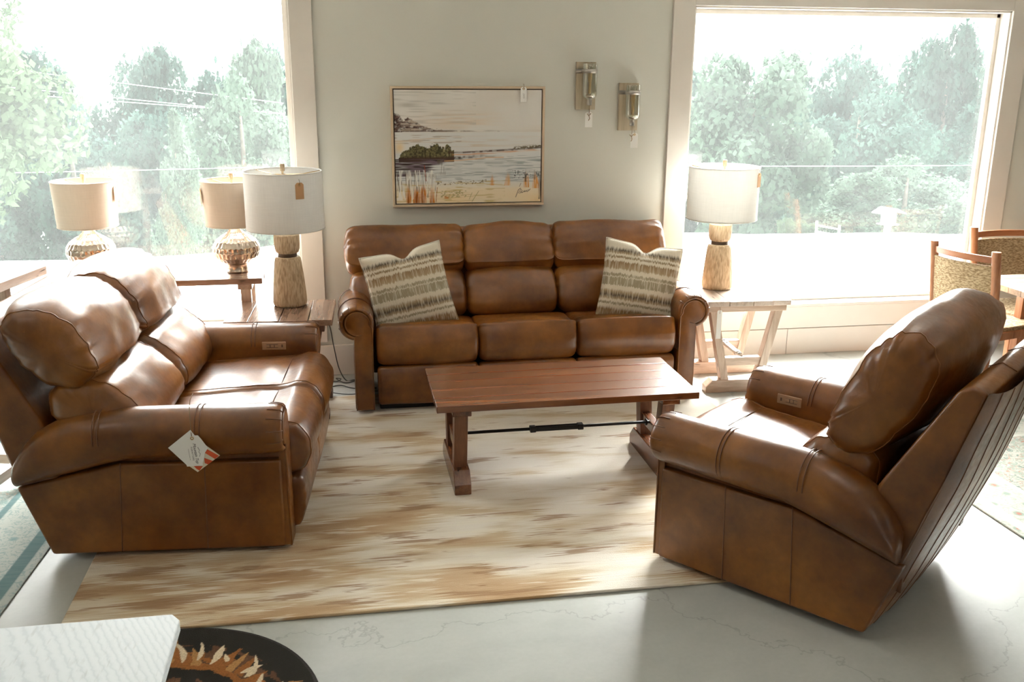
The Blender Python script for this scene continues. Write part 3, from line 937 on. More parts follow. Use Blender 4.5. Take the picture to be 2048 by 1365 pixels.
leather_lbl = 'brown leather '
# three-seat sofa against the wall
SX = 0.959
recliner_sofa('sofa', 'three seat brown leather reclining sofa with rolled arms against the wall', 'sofa', (SX, 5.560, 0), 0.0, 1.932,
              [0.115 - SX, 0.673 - SX, 1.230 - SX, 1.803 - SX], comp=0.66, head=[-0.03 - SX, 0.655 - SX, 1.195 - SX, 1.885 - SX], head_top=0.965, head_bot=0.705, front_out=0.945, seams=False, cush_pipe=False, head_bulge=0.012, head_fwd=0.03, slump=0.0, shell_top=0.925)
# two-seat loveseat on the left, turned to face the table
LA = Vector((-1.179, 3.537)); LD = radians(-4.67); LW = 1.24
ln = Vector((-sin(LD), cos(LD)))
lo = LA + ln * (LW / 2)
recliner_sofa('loveseat', 'two seat brown leather reclining loveseat with a white store tag hanging on its arm', 'loveseat', (lo.x, lo.y, 0), LD + pi / 2, LW,
              [-LW / 2 + .108, 0.0, LW / 2 - .108], head=[-LW / 2 - 0.01, 0.01, LW / 2 + 0.045], head_top=1.01, head_bot=0.72, front_out=0.985, switch=(1,), seams=True)
# recliner on the right, seen from behind
RA = Vector((1.637, 2.544)); RD = radians(129.72); RW = 0.80
rn = Vector((sin(RD), -cos(RD)))
ro = RA + rn * (RW / 2)
recliner_sofa('recliner', 'single brown leather recliner chair turned away, seams down its pale lit back', 'armchair', (ro.x, ro.y, 0), RD + pi / 2, RW,
              [-RW / 2 + .108, RW / 2 - .108], D=0.80, head_bulge=0.058, head_fwd=0.02, head=[-RW / 2 - 0.05, RW / 2 - 0.03], head_top=1.085, head_bot=0.66, front_out=0.985, rear_seams=True, switch=(-1,), lean=0.02)
# ------------------------------------------------------------------ rugs
def rug(name, label, x0, x1, y0, y1, th, mat, rotz=0, pivot=None, group=None):
    cx, cy = (x0 + x1) / 2, (y0 + y1) / 2
    bm_ = bmesh.new()
    add_box(bm_, x0 - cx, x1 - cx, y0 - cy, y1 - cy, 0.0, th, min(0.005, th * 0.45))
    o = bm_obj(name, bm_, mat, None, True, (cx, cy, 0.0), (0, 0, rotz))
    return tag(o, label, 'rug')
rug('area_rug', 'large cream and tan rug with feathered brown streaks under the coffee table', -1.03, 2.005, 2.98, 5.29, 0.013, M['ikat'])
rug('oriental_rug', 'blue green and cream oriental rug behind the loveseat', -3.25, -1.245, 1.75, 4.95, 0.008, M['blue_rug'], radians(-3.5))
rug('oriental_rug', 'faded red and green oriental rug behind the recliner', 2.66, 4.9, 2.5, 4.45, 0.009, M['red_rug'], radians(2))

def flame_cols(n=300):
    g = np.linspace(-1, 1, n + 1)
    X, Y = np.meshgrid(g, g)
    R = np.hypot(X, Y); A = np.arctan2(Y, X)
    rs = np.random.RandomState(5)
    def fnoise(f):
        return np.array([[noise.noise(Vector((x * f, y * f, f))) for x in g[::3]] for y in g[::3]]).repeat(3, 0).repeat(3, 1)[:n + 1, :n + 1]
    n1, n2 = fnoise(9), fnoise(22)
    Rw = R + 0.03 * n1 + 0.02 * n2
    blk, brn, rst, tan, crm = (np.array(c) for c in ((0.016, 0.014, 0.011), (0.085, 0.040, 0.020), (0.23, 0.085, 0.022), (0.33, 0.17, 0.06), (0.56, 0.46, 0.32)))
    C = np.tile(blk, (n + 1, n + 1, 1)).astype(float)
    def put(mask, c):
        C[mask] = c * (1 + 0.25 * rs.randn(mask.sum(), 1) * 0.5)
    # muddy brown middle
    put((Rw < 0.44) & (n1 + 0.5 * n2 > 0.02), brn * 1.2)
    # rust ring with flame tongues
    put((Rw > 0.54) & (Rw < 0.70), rst)
    put((Rw > 0.60) & (Rw < 0.80) & (n1 > -0.05), brn * 1.1)
    k = 46
    for i in range(k):
        a0 = 2 * pi * i / k + rs.uniform(-.05, .05)
        r_in, r_out = 0.55 + rs.uniform(-.02, .06), 0.80 + rs.uniform(-.05, .13)
        tw = rs.uniform(-0.10, 0.22)
        t = (R - r_in) / (r_out - r_in)
        wd = 0.075 * np.clip(1 - t, 0, 1) ** 0.7 * (0.9 + 0.5 * n2)
        d = np.abs((A - a0 - tw * t + pi) % (2 * pi) - pi) * R
        put((t > 0) & (t < 1) & (d < wd * 0.62), rst if i % 3 else tan)
    for i in range(34):
        a0 = 2 * pi * i / 34 + rs.uniform(-.06, .06)
        r_in, r_out = 0.60 + rs.uniform(-.03, .07), 0.80 + rs.uniform(-.07, .06)
        tw = rs.uniform(-0.05, 0.25)
        t = (R - r_in) / (r_out - r_in)
        wd = 0.024 * np.clip(np.sin(np.clip(t, 0, 1) * pi), 0, 1) ** 0.6 * (1 + 0.8 * n1)
        d = np.abs((A - a0 - tw * t ** 2 + pi) % (2 * pi) - pi) * R
        put((t > 0) & (t < 1) & (d < wd), crm)
    return C, R
def round_rug():
    n = 300
    rad, th = 0.478, 0.014
    C, R = flame_cols(n)
    rr = lathe('round_rug', [(0.001, 0.0), (rad, 0.0), (rad + 0.004, 0.006), (rad, th - 0.001), (rad - 0.012, th), (0.001, th)], plain('black_tufted_edge', (0.018, 0.016, 0.013), 0.95, bstr=0.5, scale=260), None, 96, True, (-0.621, 2.491, 0.0))
    tag(rr, 'small round black rug with a ring of rust and cream flames', 'rug')
    o = color_mesh('tufted_design', n, n, 2 * (rad - .006), 2 * (rad - .006), C, M['flame_rug'], rr, 'xy')
    o.location = (0, 0, th + 0.0006)
    bm_ = bmesh.new(); bm_.from_mesh(o.data)
    bmesh.ops.delete(bm_, geom=[v for v in bm_.verts if v.co.xy.length > rad - 0.008], context='VERTS')
    bm_.to_mesh(o.data); bm_.free()
round_rug()

# ------------------------------------------------------------------ tables
def trestle_table(name, label, cat, loc, rotz, W, D, H, planks, m_top, m_bar, m_leg, top_t=0.03, inset_y=0.05, foot_l=0.42, foot_h=0.075, foot_w=0.065,
                  leg_t=0.185, leg_b=0.095, leg_h=0.024, cleat_l=None, rod=True, rod_z=0.21, rod_r=0.007, turn=0.1, breadboard=False, rod_m=None):
    """planks run along local y; the two trestles stand across, at both y ends."""
    t = thing(name, label, cat, loc, rotz)
    rs = random.Random(W * 100 + D)
    cuts = [-W / 2]
    for i in range(planks):
        cuts.append(cuts[-1] + W / planks * rs.uniform(0.86, 1.14))
    sc_ = W / (cuts[-1] + W / 2)
    cuts = [-W / 2 + (c + W / 2) * sc_ for c in cuts]
    for i in range(planks):
        e = rs.uniform(-0.002, 0.002)
        box('plank', cuts[i] + 0.0015, cuts[i + 1] - 0.0015, -D / 2 + e, D / 2 + e, H - top_t, H - rs.uniform(0, 0.0012), m_top, t, 0.0028)
    cl = cleat_l or W * 0.86
    for sg in (-1, 1):
        yc = sg * (D / 2 - inset_y)
        zt = H - top_t
        prism('cleat', [(-cl / 2, zt - 0.036), (cl / 2, zt - 0.036), (cl / 2, zt), (-cl / 2, zt)], yc - foot_w * .55, yc + foot_w * .55, 'y', m_bar, t, 0.003)
        zc = foot_h
        for sx in (-1, 1):
            beam('leg', (sx * leg_b, yc, foot_h - 0.002), (sx * leg_t, yc, zt - 0.034), leg_h, foot_w * 0.40, m_leg, t)
        zs = foot_h + (H - foot_h) * 0.17
        ws = leg_b + (leg_t - leg_b) * 0.2
        box('stretcher', -ws - 0.01, ws + 0.01, yc - foot_w * .28, yc + foot_w * .28, zs, zs + 0.05, m_bar, t)
        ch = foot_h * 0.52
        prism('foot', [(-foot_l / 2, 0.0), (foot_l / 2, 0.0), (foot_l / 2, foot_h - ch), (foot_l / 2 - ch, foot_h), (-foot_l / 2 + ch, foot_h), (-foot_l / 2, foot_h - ch)],
              yc - foot_w / 2, yc + foot_w / 2, 'y', m_bar, t, 0.004)
    if rod:
        y1 = D / 2 - inset_y
        rm = rod_m or M['steel']
        r = tube('tie_rod', [(0, -y1, rod_z), (0, y1, rod_z)], rod_r, rm, t, 10)
        tb = bmesh.new()
        add_box(tb, -rod_r * 2.1, -rod_r * 1.0, -turn, turn, rod_z - rod_r * 1.3, rod_z + rod_r * 1.3, 0.002)
        add_box(tb, rod_r * 1.0, rod_r * 2.1, -turn, turn, rod_z - rod_r * 1.3, rod_z + rod_r * 1.3, 0.002)
        for s in (-1, 1):
            add_box(tb, -rod_r * 2.3, rod_r * 2.3, s * turn - 0.014, s * turn + 0.014, rod_z - rod_r * 1.8, rod_z + rod_r * 1.8, 0.003)
        bm_obj('turnbuckle', tb, rm, r, True)
        for s in (-1, 1):
            tube('washer', [(0, s * (y1 - foot_w * .45), rod_z), (0, s * (y1 - foot_w * .45 - 0.006), rod_z)], rod_r * 2.3, rm, r, 10)
    return t

trestle_table('coffee_table', 'low reddish brown plank coffee table with trestle legs and black iron turnbuckle', 'table', (0.925, 4.105, 0.013), radians(90.6), 0.55, 1.185, 0.437, 5,
              M['dark_wood_y'], M['dark_wood'], M['dark_wood_z'], 0.032, 0.115, 0.485, 0.10, 0.075, 0.17, 0.125, 0.034, 0.47, True, 0.20, 0.0075, 0.115, rod_m=M['black_metal'])
trestle_table('end_table', 'pale weathered wood end table with slanted legs beside the right arm of the sofa', 'table', (2.266, 5.255, 0), radians(-2.5), 0.515, 0.47, 0.56, 4,
              M['pale_wood_y'], M['pale_wood'], M['pale_wood_z'], 0.03, 0.055, 0.44, 0.078, 0.075, 0.195, 0.105, 0.024, 0.47)
trestle_table('end_table', 'brown plank end table behind the far arm of the loveseat', 'table', (-0.380, 5.126, 0.0135), radians(-2.0), 0.558, 0.454, 0.5625, 4,
              M['mid_wood_y'], M['mid_wood'], M['mid_wood'], 0.034, 0.055, 0.48, 0.08, 0.075, 0.195, 0.105, 0.024, 0.47)
trestle_table('console_table', 'long grey brown console table in front of the left window', 'table', (-1.056, 5.500, 0), radians(90), 0.425, 1.138, 0.7226, 3,
              M['mid_wood_y'], M['pale_wood'], M['pale_wood_z'], 0.034, 0.10, 0.325, 0.08, 0.07, 0.125, 0.085, 0.026, 0.36)

def white_table():
    x1, y1, H = -0.458, 2.222, 0.52
    t = thing('white_table', 'whitewashed rough sawn wooden table in the near corner', 'table', (x1, y1, 0), 0)
    W, D = 0.95, 0.85
    prism('table_top', [(-W, -D), (0, -D), (0, -0.03), (-0.022, 0.0), (-W, 0.006)], H - 0.032, H, 'z', M['whitewash'], t, 0.004)
    for a, b in ((-0.075, -0.085), (-W + 0.06, -0.085), (-0.075, -D + 0.06), (-W + 0.06, -D + 0.06)):
        beam('leg', (a, b, 0.0), (a, b, H - 0.03), 0.028, 0.028, M['cream_wood'], t)
    for y in (-0.085, -D + 0.06):
        box('apron', -W + 0.07, -0.08, y - 0.012, y + 0.012, H - 0.10, H - 0.032, M['cream_wood'], t)
    for x in (-0.075, -W + 0.06):
        box('apron', x - 0.012, x + 0.012, -D + 0.07, -0.09, H - 0.10, H - 0.032, M['cream_wood'], t)
white_table()

def side_bench():
    t = thing('sofa_table', 'tall pale wooden table standing on the blue green rug', 'table', (-1.335, 4.44, 0.0), radians(-13))
    W, D, H = 0.48, 1.05, 0.99
    cuts = (-W, -W * .66, -W * .33, 0)
    for a, b in zip(cuts, cuts[1:]):
        box('plank', a + .001, b - .001, -D, 0, H - 0.04, H, M['pale_wood_y'], t)
    for x in (-0.12, -W + 0.07):
        for y in (-0.16, -D + 0.16):
            beam('leg', (x, y, 0.008), (x, y, H - 0.04), 0.024, 0.022, M['pale_wood_z'], t)
    for y in (-0.16, -D + 0.16):
        box('stretcher', -W + 0.09, -0.14, y - 0.018, y + 0.018, 0.105, 0.15, M['pale_wood'], t)
        beam('brace', (-W + 0.10, y, 0.15), (-0.15, y, 0.42), 0.018, 0.012, M['pale_wood_z'], t)
    box('stretcher', -0.135, -0.105, -D + 0.18, -0.18, 0.105, 0.15, M['pale_wood_y'], t)
side_bench()

# ------------------------------------------------------------------ lamps
def drum_shade(parent, r0, r1, z0, z1, mat):
    th = 0.003
    prof = [(r0, z0), (r1, z1), (r1 - th, z1), (r0 - th, z0), (r0, z0)]
    s = lathe('lamp_shade', prof, mat, parent, 64, True, cap=False)
    fix_normals(s)
    rim = [[(r * cos(2 * pi * k / 48), r * sin(2 * pi * k / 48), z) for k in range(48)] for r, z in ((r0 - .001, z0), (r1 - .001, z1))]
    tubes('rim', rim, 0.0035, mat, s, 6, True)
    sp = []
    for a in (0.3, 0.3 + 2 * pi / 3, 0.3 + 4 * pi / 3):
        sp.append([(0, 0, z1 - 0.018), (0.5 * r1 * cos(a), 0.5 * r1 * sin(a), z1 - 0.018), ((r1 - .004) * cos(a), (r1 - .004) * sin(a), z1 - 0.004)])
    tubes('spider', sp, 0.0022, M['brass'], parent, 6)
    lathe('finial', [(0.001, z1 - 0.02), (0.006, z1 - 0.02), (0.006, z1), (0.012, z1 + 0.002), (0.013, z1 + 0.034), (0.010, z1 + 0.04), (0.001, z1 + 0.041)], M['carved'], parent, 20)
    return s

def price_tag(name, label, loc, rotz, w, h, mat, lean=0.0, group=None, hole=True):
    """paper tag hanging in the local xz plane, top centre at loc."""
    t = thing(name, label, 'tag', loc, rotz, group)
    c = w * 0.22
    card = prism('card', [(-w / 2, -h), (w / 2, -h), (w / 2, -c), (w / 2 - c, 0), (-w / 2 + c, 0), (-w / 2, -c)], -0.0008, 0.0008, 'y', mat, t, 0.0)
    if hole:
        tube('eyelet', [(0.0055 * cos(a), -0.001, -h * 0.12 + 0.0055 * sin(a)) for a in [2 * pi * k / 14 for k in range(14)]], 0.0018, M['brass'], t, 6, True)
    tube('string', [(0, -0.001, -h * 0.12), (0.002, -0.001, 0.004), (0.0, 0.003, 0.018)], 0.0011, M['twine'], t, 5)
    return t

def wood_lamp(label, loc, head_turn=0.0):
    t = thing('table_lamp', label, 'lamp', loc, 0)
    lathe('lamp_body', [(0.001, 0.0), (0.080, 0.0), (0.089, 0.006), (0.0925, 0.02), (0.0915, 0.05), (0.083, 0.15), (0.0735, 0.24), (0.0695, 0.262), (0.062, 0.272), (0.001, 0.274)], M['carved'], t, 64)
    lathe('neck_band', [(0.001, 0.270), (0.049, 0.270), (0.051, 0.274), (0.051, 0.292), (0.049, 0.296), (0.001, 0.296)], plain('dark_bronze_band', (0.10, 0.07, 0.05), 0.45, 0.5), t, 40)
    lathe('lamp_head', [(0.001, 0.292), (0.052, 0.292), (0.060, 0.297), (0.0665, 0.315), (0.0685, 0.345), (0.0685, 0.385), (0.066, 0.392), (0.060, 0.394), (0.001, 0.394)], M['carved'], t, 64)
    lathe('socket', [(0.001, 0.392), (0.010, 0.392), (0.010, 0.425), (0.016, 0.43), (0.016, 0.49), (0.001, 0.49)], M['brass'], t, 20)
    tube('harp', [(0.0, 0, 0.715)] + [(0.055 * cos(a), 0, 0.60 + 0.12 * sin(a)) for a in [pi * .5 - pi * k / 10 for k in range(6)]] + [(0.05, 0, 0.5), (0.018, 0, 0.435)], 0.002, M['brass'], t, 6)
    drum_shade(t, 0.2085, 0.2065, 0.428, 0.732, M['shade_white'])
    return t
wood_lamp('carved blond wood lamp with white drum shade on the brown end table', (-0.341, 5.25, 0.576))
wood_lamp('carved blond wood lamp with white drum shade on the pale end table', (2.195, 5.375, 0.56))

def gourd_lamp(label, loc):
    t = thing('table_lamp', label, 'lamp', loc, 0)
    lathe('lamp_base', [(0.001, 0.0), (0.058, 0.0), (0.061, 0.003), (0.061, 0.010), (0.058, 0.013), (0.057, 0.042), (0.059, 0.046), (0.055, 0.05), (0.001, 0.05)], M['hammered'], t, 48)
    prof = spline_open([(0.058, 0.048), (0.092, 0.062), (0.119, 0.088), (0.131, 0.120), (0.129, 0.150), (0.112, 0.180), (0.084, 0.202), (0.057, 0.218), (0.037, 0.234), (0.027, 0.250)], 8)
    # rows of concave hammered dents, each row shifted half a dent
    n, cols, rows = 210, 30, 9
    m = len(prof)
    loops = []
    for i, p in enumerate(prof):
        t_ = i / (m - 1) * rows
        row = int(min(t_, rows - 1e-6))
        v_ = t_ - row - 0.5
        lp = []
        for k in range(n):
            u_ = (k / n * cols + 0.5 * (row % 2)) % 1.0 - 0.5
            dent = max(0.0, 1 - 4 * (u_ * u_ * 0.75 + v_ * v_ * 0.75))
            r = p[0] * (1 - 0.042 * dent) if 0 < i < m - 1 else p[0] * 0.97
            a_ = 2 * pi * k / n
            lp.append(Vector((r * cos(a_), r * sin(a_), p[1])))
        loops.append(lp)
    V, Fs = loft_mesh(loops)
    fix_normals(mesh('hammered_body', V, Fs, M['hammered'], t))
    lathe('neck', [(0.030, 0.246), (0.024, 0.254), (0.009, 0.260), (0.009, 0.30), (0.014, 0.304), (0.014, 0.36), (0.001, 0.36)], M['steel'], t, 24)
    tube('harp', [(0.0, 0, 0.49)] + [(0.045 * cos(a), 0, 0.42 + 0.07 * sin(a)) for a in [pi * .5 - pi * k / 10 for k in range(6)]] + [(0.03, 0, 0.34), (0.012, 0, 0.31)], 0.002, M['brass'], t, 6)
    drum_shade(t, 0.157, 0.168, 0.270, 0.515, M['shade_cream'])
    return t
gourd_lamp('hammered silver gourd lamp on the far left, rising behind the near cushion', (-1.424, 5.54, 0.7226))
gourd_lamp('hammered silver gourd lamp at the end of the console, half behind a white shade', (-0.637, 5.492, 0.7226))

def on_shade(cx, cy, r, ang):
    a = radians(ang)
    return (cx + r * cos(a), cy + r * sin(a))
p = on_shade(-0.341, 5.25, 0.2125, -64)
price_tag('price_tag', 'brown paper tag on the white shade above the brown end table', (p[0], p[1], 1.268), radians(26), 0.046, 0.085, M['kraft'])
p = on_shade(2.195, 5.375, 0.213, -42)
price_tag('price_tag', 'brown paper tag on the white shade above the pale end table', (p[0], p[1], 1.268), radians(44), 0.046, 0.082, M['kraft'])
p = on_shade(-1.424, 5.54, 0.171, -8)
price_tag('price_tag', 'brown paper tag on the edge of the far left cream shade', (p[0], p[1], 1.215), radians(80), 0.05, 0.085, M['kraft'])
p = on_shade(-0.637, 5.492, 0.171, 198)
price_tag('price_tag', 'brown paper tag on the left edge of the half hidden cream shade', (p[0], p[1], 1.20), radians(-75), 0.05, 0.085, M['kraft'])
price_tag('price_tag', 'white tag hanging on the slanted leg of the pale end table', (2.075, 5.008, 0.515), radians(-4), 0.028, 0.17, M['white_tag'], hole=False)

# ------------------------------------------------------------------ lamp cords on the floor
def cord(label, pts, r=0.0032):
    o = tube('extension_cord', spline_open([Vector(p) for p in pts], 8), r, M['cord'], None, 6)
    tag(o, label, 'cord')
cord('thin grey cord dropping behind the brown end table to the floor', [(-0.20, 5.40, 0.555), (-0.17, 5.46, 0.49), (-0.14, 5.55, 0.36), (-0.125, 5.62, 0.22), (-0.10, 5.62, 0.08), (-0.06, 5.60, 0.004), (-0.01, 5.60, 0.004), (0.05, 5.61, 0.004)])
cord('dark cord knotted on the floor behind the sofa arm', [(-0.32, 5.62, 0.004), (-0.20, 5.64, 0.004), (-0.12, 5.58, 0.006), (-0.09, 5.60, 0.014), (-0.12, 5.63, 0.008), (-0.05, 5.55, 0.004), (0.08, 5.68, 0.004)])
cord('dark cord looping on the floor nearest the leg of the brown end table', [(-0.16, 5.36, 0.016), (-0.08, 5.31, 0.016), (0.00, 5.30, 0.016), (0.08, 5.33, 0.016), (0.15, 5.32, 0.016)])
cord('dark cord lying midway across the floor beside the sofa', [(-0.20, 5.45, 0.004), (-0.10, 5.51, 0.004), (-0.04, 5.46, 0.004), (0.02, 5.43, 0.004), (0.12, 5.43, 0.004)])

# ------------------------------------------------------------------ throw pillows
def pillow(label, loc, rot, seed, S=0.228, T=0.072):
    n = 40
    rot3 = None
    V, Fs = [], []
    def P(u, v, side):
        # outline: edges drawn in between pointed corners, a chop pressed in the top edge
        x = u * S * (1 - 0.055 * (1 - v * v))
        z = v * S * (1 - 0.055 * (1 - u * u))
        chop = math.exp(-(u - 0.05) ** 2 / 0.05) * max(0, v) ** 3 * 0.048
        z -= chop
        e = max(0.0, (1 - u * u) * (1 - v * v))
        th = T * e ** 0.42
        th *= 1 - 0.35 * math.exp(-(u - 0.05) ** 2 / 0.03) * max(0, v) ** 2
        th += 0.006 * noise.noise(Vector((u * 3 + seed, v * 3, side))) * e ** 0.3
        return (x, side * th, z)
    idx = {}
    for side in (-1, 1):
        for i in range(n + 1):
            for j in range(n + 1):
                b = i in (0, n) or j in (0, n)
                key = (i, j, 0 if b else side)
                if key not in idx:
                    idx[key] = len(V)
                    V.append(P(2 * i / n - 1, 2 * j / n - 1, side))
    for side in (-1, 1):
        g = lambda i, j: idx[(i, j, 0 if (i in (0, n) or j in (0, n)) else side)]
        for i in range(n):
            for j in range(n):
                Fs.append((g(i, j), g(i + 1, j), g(i + 1, j + 1), g(i, j + 1)))
    o = fix_normals(mesh('throw_pillow', V, Fs, M['pillow'], None, True, loc, rot))
    tag(o, label, 'pillow', None)
    ring = [P(-1 + 2 * k / 24, -1, 1) for k in range(24)] + [P(1, -1 + 2 * k / 24, 1) for k in range(24)] + [P(1 - 2 * k / 24, 1, 1) for k in range(24)] + [P(-1, 1 - 2 * k / 24, 1) for k in range(24)]
    tube('piping', ring, 0.0035, M['pillow'], o, 6, True)
    return o
PIL = (
 ('striped tan and cream pillow with dented top by the left sofa arm', (0.312, 5.19, 0.656), (radians(-17), radians(-11), radians(3)), 1.0),
 ('striped tan and cream pillow leaning against the right arm of the sofa', (1.645, 5.19, 0.654), (radians(-17), radians(9), radians(-7)), 6.0))
for lb, lc, rt, sd_ in PIL:
    pillow(lb, lc, rt, sd_)

# ------------------------------------------------------------------ painting
def s2l(c):
    c = np.array(c, float) / 255.0
    return np.where(c <= 0.04045, c / 12.92, ((c + 0.055) / 1.055) ** 2.4)
def painting_cols(nx, ny):
    U, Vv = np.meshgrid(np.linspace(0, 1, nx + 1), np.linspace(1, 0, ny + 1))   # v = 0 at the top
    rs = np.random.RandomState(3)
    def vn(fx, fy, seed):
        r = np.random.RandomState(seed)
        g = r.rand(int(fy) + 3, int(fx) + 3)
        x, y = U * fx, Vv * fy
        xi, yi = x.astype(int), y.astype(int)
        a, b = x - xi, y - yi
        a, b = a * a * (3 - 2 * a), b * b * (3 - 2 * b)
        return (g[yi, xi] * (1 - a) + g[yi, xi + 1] * a) * (1 - b) + (g[yi + 1, xi] * (1 - a) + g[yi + 1, xi + 1] * a) * b
    C = np.zeros(U.shape + (3,))
    def blend(mask, col):
        m = np.clip(mask, 0, 1)[..., None]
        C[:] = C * (1 - m) + s2l(col) * m
    sm = lambda x, a, b: np.clip((x - a) / (b - a), 0, 1)
    hs = vn(7, 90, 1); hs2 = vn(14, 160, 2); vs1 = vn(150, 9, 3); vs2 = vn(220, 16, 4); bl = vn(60, 60, 5); bl2 = vn(130, 130, 6); lo = vn(5, 5, 7)
    blend(np.ones_like(U), (226, 224, 219))
    blend(0.55 * sm(lo, .45, .9), (214, 206, 194))
    blend(0.8 * np.exp(-((U - .42) / .22) ** 2 - ((Vv - .27) / .08) ** 2) * sm(hs, .2, .8), (222, 196, 166))
    blend(0.6 * sm(hs, .62, .85) * (Vv < .34) * (U < .55), (188, 186, 180))
    blend(0.7 * np.exp(-((U - .09) / .07) ** 2 - ((Vv - .13) / .02) ** 2), (176, 172, 162))
    # far hills
    top = np.interp(U, [0, .03, .06, .09, .12, .17, .25, .38, .55, .75], [.20, .215, .27, .235, .26, .30, .335, .355, .362, .366])
    hill = (Vv > top + .02 * (bl - .5)) & (Vv < .366 - .006 * hs) & (U < .75)
    blend(hill * (0.35 + 0.65 * sm(bl, .3, .6)) * np.interp(U, [0, .15, .3, .6, .75], [1, .95, .75, .45, 0]), (104, 82, 74))
    blend(hill * sm(bl2, .5, .7) * np.interp(U, [0, .1, .2, .5], [1, .9, .6, .3]), (58, 40, 36))
    blend(0.8 * hill * (hs2 > .6) * (U > .04), (190, 176, 160))
    blend(0.75 * np.exp(-((Vv - .357) / .007) ** 2) * np.interp(U, [0, .1, .45, .7, 1], [.6, 1, 1, .3, .15]) * sm(hs2, .25, .6), (72, 56, 50))
    # water, middle
    blend(sm(Vv, .366, .374) * (Vv < .56), (222, 223, 221))
    blend(0.75 * sm(hs, .55, .78) * (Vv > .40) * (Vv < .50) * np.interp(U, [0, .5, .8], [1, .8, .2]), (206, 186, 164))
    blend(0.55 * sm(hs2, .66, .8) * (Vv > .39) * (Vv < .47) * (U < .45), (150, 130, 112))
    blend(0.9 * np.exp(-((U - .03) / .03) ** 2 - ((Vv - .50) / .05) ** 2), (232, 206, 160))
    # bottom half
    blend(sm(Vv, .545, .56), (219, 221, 220))
    blend(0.8 * sm(hs, .48, .7) * (Vv > .60) * (Vv < .78) * np.interp(U, [0, .3, .7, .8, 1], [.1, .5, .35, 1, 1]), (156, 166, 168))
    blend(0.55 * sm(hs2, .6, .75) * (Vv > .58) * (Vv < .82), (122, 134, 136))
    # near shore: bushes
    bt = np.interp(U, [.02, .05, .10, .15, .19, .22, .26, .30, .335, .35, .37, .41], [.60, .545, .50, .475, .49, .51, .47, .485, .51, .468, .50, .545])
    bush = (U > .022) & (U < .40) & (Vv > bt + .03 * (bl - .5) + .02 * (vs2 - .5)) & (Vv < .63)
    blend(bush * 1.0, (112, 106, 72))
    blend(bush * sm(bl, .42, .62), (74, 70, 46))
    blend(bush * 0.85 * sm(bl2, .55, .75), (52, 46, 34))
    blend(bush * 0.7 * sm(vs1 * bl, .42, .55), (158, 150, 110))
    blend(bush * sm(Vv, .57, .60), (58, 40, 30))
    # shore spit
    y1 = np.interp(U, [.36, .45, .6, .75, .85, 1.0], [.548, .549, .540, .530, .522, .508])
    d = Vv - y1 - .006 * (hs2 - .5)
    blend(np.exp(-(d / .008) ** 2) * (U > .36) * (0.55 + .45 * sm(bl, .3, .55)), (66, 44, 34))
    blend((U > .8) * np.exp(-((d + .012) / .014) ** 2) * sm(bl2, .4, .6), (92, 82, 54))
    blend(0.8 * np.exp(-((d - .016) / .008) ** 2) * (U > .38) * sm(hs2, .35, .6), (206, 146, 96))
    y2 = np.interp(U, [.34, .45, .58, .62], [.600, .594, .580, .572])
    blend((U > .3) * (U < .64) * np.exp(-((Vv - y2) / .013) ** 2) * sm(1 - U, .36, .46) * (0.4 + .6 * sm(bl, .35, .6)), (62, 44, 34))
    blend(0.8 * (U > .33) * (U < .74) * np.exp(-((Vv - y2 - .022) / .005) ** 2), (214, 170, 124))
    # dark reflection at the left
    rf = (Vv > .60) & (Vv < .76)
    ed = np.interp(Vv, [.60, .64, .68, .74, .76], [.36, .30, .25, .20, .10]) + .12 * (hs - .5)
    blend(rf * sm(ed - U, -.02, .04) * (0.55 + .45 * sm(hs2, .3, .6)), (70, 52, 48))
    blend(rf * sm(ed - U, .0, .06) * sm(hs, .55, .75), (108, 92, 102))
    blend(rf * sm(ed - U, .0, .06) * sm(hs2, .62, .8) * .9, (44, 32, 30))
    blend(.7 * (np.abs(Vv - .68) < .07) * (np.abs(U - .31) < .03) * sm(vs2, .6, .8), (86, 78, 60))
    # reed bed
    blend(0.95 * sm(Vv, .80, .88), (234, 222, 198))
    blend(0.8 * sm(Vv, .86, .95) * sm(lo, .3, .7), (236, 208, 160))
    blend(.8 * sm(hs2, .62, .8) * (Vv > .80) * (U < .75), (198, 178, 120))
    blend(.9 * (Vv > .78) * (Vv < .84) * (U > .28) * (U < .62) * sm(bl2, .60, .72) * (np.abs(Vv - .83 + .06 * (U - .28)) < .018), (120, 104, 72))
    wh = (U < .27) * (Vv > .70) * (Vv < .97) * sm(vs1, .5, .7)
    blend(.85 * wh, (238, 236, 230))
    blend(.7 * (U < .28) * (Vv > .73) * (Vv < .95) * sm(vs2, .68, .8), (112, 96, 70))
    def reeds(u0, u1, v0, v1, col, amt=1.0, seed=0):
        c, wd = (u0 + u1) / 2, (u1 - u0) / 2
        prof = np.clip(1 - ((U - c - .004 * (v1 - Vv)) / wd) ** 2, 0, 1)
        t = v0 + .07 * (1 - prof) + .05 * (vs2 - .5)
        blend(amt * (prof > 0) * sm(Vv, t, t + .05) * (Vv < v1) * (0.45 + .55 * sm(vs1 + .6 * (vs2 - .5), .3, .6)), col)
    for a in ((.065, .10, .83, 1.0), (.115, .165, .84, 1.0), (.16, .205, .82, 1.0), (.225, .262, .85, 1.0)):
        reeds(*a, (196, 118, 40)); reeds(a[0] + .008, a[1] - .012, a[2] + .04, 1.0, (140, 74, 22), .9)
    reeds(.645, .675, .735, .845, (206, 140, 64)); reeds(.745, .79, .73, .85, (214, 160, 90), .8); reeds(.88, .92, .72, .87, (214, 150, 72)); reeds(.945, .985, .72, .88, (214, 150, 70))
